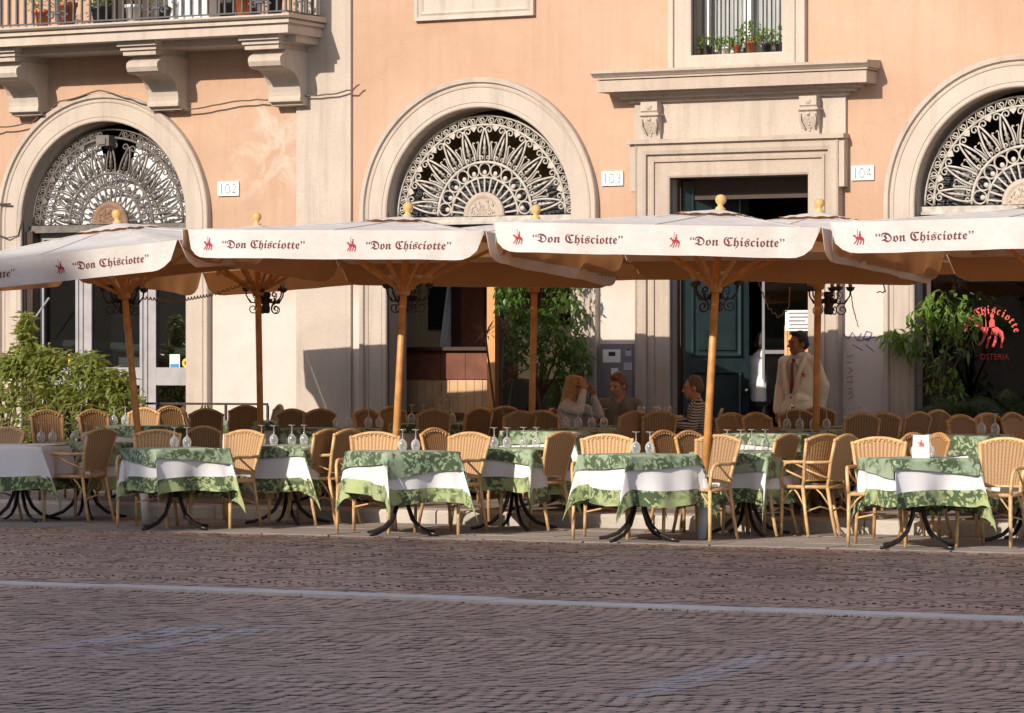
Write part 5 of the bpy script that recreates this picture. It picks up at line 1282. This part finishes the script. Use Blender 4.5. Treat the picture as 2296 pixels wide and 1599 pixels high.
def face(Mx, parent, brow=True, hairm='darkhair'):
    ey = MB()
    for q in (-1, 1): ey.ell(Mx @ Vector((q*.030,-.087,.006)), (.010,.006,.006), 8, 6)
    ey.build('eyes', M['black'], parent)
    mo_ = MB(); mo_.box(-.020, .020, -.0965, -.09, -.069, -.0655, Mx); mo_.build('mouth', M['tie'], parent)
    br = MB()
    for q in (-1, 1): br.tube([Mx @ Vector((q*.014,-.093,.022)), Mx @ Vector((q*.032,-.093,.027)), Mx @ Vector((q*.050,-.079,.022))], .004, 5)
    br.build('eyebrows', M[hairm], parent)
def hairblob(Mx, parts, name, m, parent, vox=.009, it=3):
    h = Body()
    for p, r in parts: h.ell(Mx @ Vector(p), r, 14, 10, Mx.to_3x3().normalized())
    return blob(h, name, m, parent, vox, it)
SHORT = [((0,.022,.040), (.079,.092,.092)), ((0,.05,-.005), (.077,.07,.07)), ((0,-.035,.098), (.055,.045,.026)), ((.066,.01,.03), (.016,.045,.045)), ((-.066,.01,.03), (.016,.045,.045))]
def seated(label, px, Y, a, headyaw, skin, top, topm, arms, hairf, hairm, pitch=0, extra=None, legs='denim', lean=0, roll=0):
    F = vdir(a); t = thing('person', label, 'person', (fX(px, Y), Y, gz(Y)+.004), math.atan2(F.x, -F.y), 'people at the restaurant')
    sh = -lean; b = Body(); hc = (0, -.02+sh, 1.135)
    Mx = head(b, hc, headyaw, pitch, .98, roll)
    b.cap((0,.06,.52), (0,.05+sh*.5,.74), .125, .12); b.cap((-.05,.05+sh*.5,.74), (-.06,.03+sh,.90), .10, .10); b.cap((.05,.05+sh*.5,.74), (.06,.03+sh,.90), .10, .10)
    b.cap((-.17,.03+sh,.955), (.17,.03+sh,.955), .052, .052)
    g_ = Body(); g_.cap((0,.06,.50), (0,.05+sh*.5,.74), .150, .140); g_.cap((-.06,.05+sh*.5,.74), (-.075,.03+sh,.90), .115, .112); g_.cap((.06,.05+sh*.5,.74), (.075,.03+sh,.90), .115, .112); g_.cap((-.175,.03+sh,.945), (.175,.03+sh,.945), .066, .066); g_.cap((-.06,.035+sh,.985), (.06,.035+sh,.985), .048)
    for s, (el, wr, hd, nr, sleeve, curl) in zip((-1, 1), arms):
        S_ = Vector((s*.185, .03+sh, .945)); el, wr = Vector(el), Vector(wr)
        b.cap(S_, el, .048, .040); b.cap(el, wr, .039, .026); hand(b, wr, hd, s, nr, .96, curl)
        if sleeve == 'long': g_.cap(S_, el, .062, .052); g_.cap(el, wr.lerp(el, .06), .052, .037)
        else: g_.cap(S_, S_.lerp(el, .75), .064, .056)
    for s in (-1, 1):
        b.cap((s*.09,.05,.51), (s*.11,-.38,.50), .075, .058); b.cap((s*.11,-.38,.50), (s*.11,-.34,.09), .052, .036); b.cap((s*.11,-.34,.05), (s*.115,-.50,.035), .036, .03)
    tr = Body(); tr.cap((0,.06,.50), (0,.06,.58), .14)
    for s in (-1, 1): tr.cap((s*.09,.05,.51), (s*.11,-.38,.50), .086, .070); tr.cap((s*.11,-.38,.50), (s*.11,-.34,.10), .064, .052)
    blob(b, 'body', M[skin], t, .0078, 5); blob(g_, top, M[topm], t, .010, 5); blob(tr, 'trousers', M[legs], t, .013, 5)
    face(Mx, t, True, hairm if hairm != 'blond' else 'sandy'); hairblob(Mx, hairf, 'hair', M[hairm], t)
    if extra: extra(t, Mx)
    return t
def shades(t, Mx):
    g_ = MB(); g_.box(-.068, .068, -.107, -.096, -.010, .030, Mx); g_.box(-.078, -.068, -.10, .01, .008, .02, Mx); g_.box(.068, .078, -.10, .01, .008, .02, Mx); g_.build('sunglasses', M['black'], t)
    ph = MB(); ph.box(.10, .115, -.15, -.13, -.10, .03, Mx); ph.build('phone', M['black'], t)
LONG = SHORT+[((0,.075,-.06), (.085,.05,.13)), ((0,.095,-.18), (.085,.045,.14)), ((.0,.11,-.28), (.07,.04,.10)), ((-.072,.01,-.05), (.022,.05,.11)), ((.072,.01,-.05), (.022,.05,.11)), ((-.07,.03,-.16), (.025,.045,.09))]
# blond woman, profile to the right, both hands at her face
seated('blond woman in a pale blouse raising both hands to her sunglasses', 1272, -2.32, 72, 0, 'skin', 'blouse', 'blouse',
    (((-.25,-.20,.90), (-.10,-.20,1.10), (.05,.1,.95), (.9,.3,0), 'long', .6), ((.24,-.26,.86), (.11,-.24,1.05), (-.2,.25,.9), (-.9,.3,0), 'long', .6)), LONG, 'blond', 4, shades, lean=.06)
# man in olive T-shirt
seated('sandy-haired man in an olive grey T-shirt looking left across the table', 1386, -1.42, -8, -34, 'skin', 'tshirt', 'tshirt',
    (((-.27,-.08,.76), (-.14,-.34,.80), (.3,-.9,-.05), (0,0,-1), 'short', .4), ((.29,-.06,.76), (.20,-.36,.80), (-.2,-.95,0), (0,0,-1), 'short', .4)), SHORT+[((0,-.06,.108), (.05,.03,.03)), ((.02,0,.13), (.05,.06,.022))], 'sandy', 14)
# man in striped jersey, profile left
seated('man in a striped jersey sitting in profile facing left with arms on the table', 1578, -2.10, -92, 0, 'skin', 'jersey', 'stripe',
    (((-.24,-.14,.78), (-.14,-.46,.80), (.25,-.95,.05), (0,0,-1), 'long', .5), ((.25,-.12,.74), (.16,-.42,.82), (-.2,-.95,.1), (0,0,-1), 'long', .8)), [(p, tuple(x*.96 for x in r)) for p, r in SHORT if p[2] < .09], 'greyhair', 5, None, lean=.09)

def standing(label, px, Y, a, headyaw, z, kind):
    F = vdir(a); t = thing('person', label, 'person', (fX(px, Y), Y, z), math.atan2(F.x, -F.y), 'people at the restaurant')
    b = Body(); hc = (0, -.03, 1.565); Mx = head(b, hc, headyaw, 0, 1.02)
    b.cap((0,.0,.92), (0,0,1.12), .13, .125); b.cap((-.06,0,1.12), (-.07,0,1.32), .10, .10); b.cap((.06,0,1.12), (.07,0,1.32), .10, .10); b.cap((-.18,0,1.375), (.18,0,1.375), .05)
    if kind == 'waiter':
        A = [((-.232,.04,1.13), (-.235,-.03,.88), (0,-.1,-1), (1,0,0)), ((.225,.09,1.14), (.16,.15,.90), (-.3,.2,-1), (-1,0,0))]
    else:
        A = [((-.29,-.02,1.13), (-.28,-.06,.90), (0,-.1,-1), (1,0,0)), ((.38,-.14,1.20), (.30,-.34,1.28), (-.1,-.9,.3), (0,0,-1))]
    for s, (el, wr, hd, nr) in zip((-1, 1), A):
        b.cap((s*.175,0,1.36), el, .048, .042); b.cap(el, wr, .04, .027); hand(b, wr, hd, s, nr, 1.0, .35)
    for s in (-1, 1): b.cap((s*.09,0,.88), (s*.10,-.01,.48), .085, .06); b.cap((s*.10,-.01,.48), (s*.10,.03,.08), .055, .038); b.cap((s*.10,.04,.05), (s*.11,-.13,.035), .04, .032)
    blob(b, 'body', M['skin2' if kind == 'waiter' else 'skin'], t, .0072, 5)
    tr = Body(); tr.cap((0,.0,.90), (0,0,.98), .14)
    for s in (-1, 1): tr.cap((s*.09,0,.88), (s*.10,-.01,.48), .098, .078); tr.cap((s*.10,-.01,.48), (s*.10,.03,.10), .074, .066)
    blob(tr, 'trousers', M['trouser'], t, .014, 5)
    sh = MB()
    for s in (-1, 1): sh.ell((s*.105,-.05,.045), (.05,.13,.045), 12, 8)
    sh.build('shoes', M['black'], t, True)
    sr = Body(); sr.cap((0,0,.94), (0,0,1.12), .142, .135); sr.cap((-.06,0,1.12), (-.075,0,1.32), .112, .108); sr.cap((.06,0,1.12), (.075,0,1.32), .112, .108); sr.cap((-.18,0,1.37), (.18,0,1.37), .058); sr.cap((-.05,.0,1.415), (.05,.0,1.415), .055); sr.cap((0,0,1.43), (0,-.01,1.455), .064)
    if kind != 'waiter':
        for s, (el, wr, hd, nr) in zip((-1, 1), A): sr.cap((s*.19,0,1.36), el, .064, .056); sr.cap(el, Vector(el).lerp(Vector(wr), .85), .055, .042)
    blob(sr, 'shirt', M['shirt'], t, .010, 5)
    if kind == 'waiter':
        jk = Body(); jk.cap((0,.01,.86), (0,0,1.12), .158, .140); jk.cap((-.05,0,1.12), (-.07,0,1.32), .122, .116); jk.cap((.05,0,1.12), (.07,0,1.32), .122, .116); jk.cap((-.165,0,1.37), (.165,0,1.37), .070); jk.cap((-.06,.02,1.42), (.06,.02,1.42), .055)
        jk.cap((-.08,.0,.76), (-.08,0,.9), .11, .12); jk.cap((.08,.0,.76), (.08,0,.9), .11, .12)
        for s, (el, wr, hd, nr) in zip((-1, 1), A): jk.cap((s*.17,0,1.355), el, .064, .055); jk.cap(el, Vector(el).lerp(Vector(wr), .95), .060, .047)
        def cut(c):
            if c.y > -.045: return False
            if c.z > 1.06: return abs(c.x+.0) < .012+(c.z-1.06)*.235
            if c.z < .97: return abs(c.x) < (.97-c.z)*.42
            return False
        blob(jk, 'jacket', M['jacket'], t, .009, 6, cut, .012)
        lp = MB()
        for s in (-1, 1):
            pts = [(s*.020,-.176,1.05),(s*.058,-.172,1.16),(s*.088,-.158,1.28),(s*.105,-.118,1.37),(s*.085,-.04,1.43),(s*.05,.06,1.455)]
            lp.tube(pts, [.012,.022,.026,.024,.018,.016], 8, flat=.45)
        lp.build('lapels', M['jacket'], t, True)
        tie = MB(); tp = [(0,-.118,1.40),(0,-.150,1.365),(0,-.158,1.25),(0,-.160,1.14),(0,-.160,1.06)]
        tie.tube(tp, [.020,.018,.026,.032,.03], 8, flat=.35); tie.ell((0,-.125,1.392), (.022,.016,.02), 8, 6); tie.build('tie', M['tie'], t, True)
        cl = MB()
        for s in (-1, 1): cl.add([(s*.005,-.115,1.405),(s*.06,-.085,1.415),(s*.055,-.132,1.335)], [(0,1,2) if s > 0 else (2,1,0)])
        cl.build('collar', M['shirt'], t)
        bt = MB(); bt.ell((.0,-.178,1.02), (.010,.006,.010), 8, 6); bt.build('button', M['black'], t)
        bd = MB(); emblem(bd, lambda p, q: (.12+p, -.147+.25*p, 1.245+q), .06); bd.build('breast_badge', M['redglow'], t)
        pk = MB(); pk.box(.06, .19, -.168, -.150, .985, .998); pk.build('pocket', M['jacket'], t)
    face(Mx, t, True, 'darkhair'); hairblob(Mx, SHORT, 'hair', M['darkhair'], t)
    return t
standing('waiter in a cream jacket and dark red tie looking left by the portal', 1792, -1.30, -34, -30, gz(-1.3)+.004, 'waiter')
standing('person in a white shirt working in the dark doorway, back turned', 1708, 1.1, 165, 10, .205, 'staff')

# plates, cutlery and napkins on the nearest rear tables
for k, (px, Y, lb) in enumerate(((1415, -2.0, 'before the olive-shirted man'), (1475, -2.25, 'before the striped man'))):
    p = MB().lathe([(.005,0),(.07,.003),(.11,.014),(.112,.017),(.07,.008),(.005,.006)], 20).build('dinner_plate', M['white'], None, True, (fX(px, Y), Y, zp(-2.15))); tag(p, 'white plate on the guests table '+lb, 'plate')

# ================================================================== THE HOUSE ACROSS THE STREET (it shades the cobbles)
op = thing('opposite_house', 'tall ochre house across the street that shades the cobbles', 'building', (0, -52, 0))
RB = .52*(52-6.95)                     # roof height whose shadow ends just before the terrace
MB().box(-9.9, 15, -12, 0, 0, RB).build('wall', M['opp'], op); MB().box(-95, -9.91, -12, .0, 0, RB+2.6).build('wall', M['opp'], op)
MB().box(-9.8, 15.2, -12.1, .35, RB-.75, RB-.45).build('cornice', M['stone'], op)
ww = MB().box(-.6, .6, 0, .05, 0, 2.0).mesh('window', M['darkglass']); sh_ = MB().box(-.8, .8, 0, .12, -.15, 0).mesh('sill', M['stone'])
for r_ in range(5):
    for k in range(9):
        o = obj('window', ww, op, (-24+k*4.2, .01, 2.2+r_*4.0)); obj('sill', sh_, op, (-24+k*4.2, .01, 2.2+r_*4.0))
bpy.context.view_layer.update()
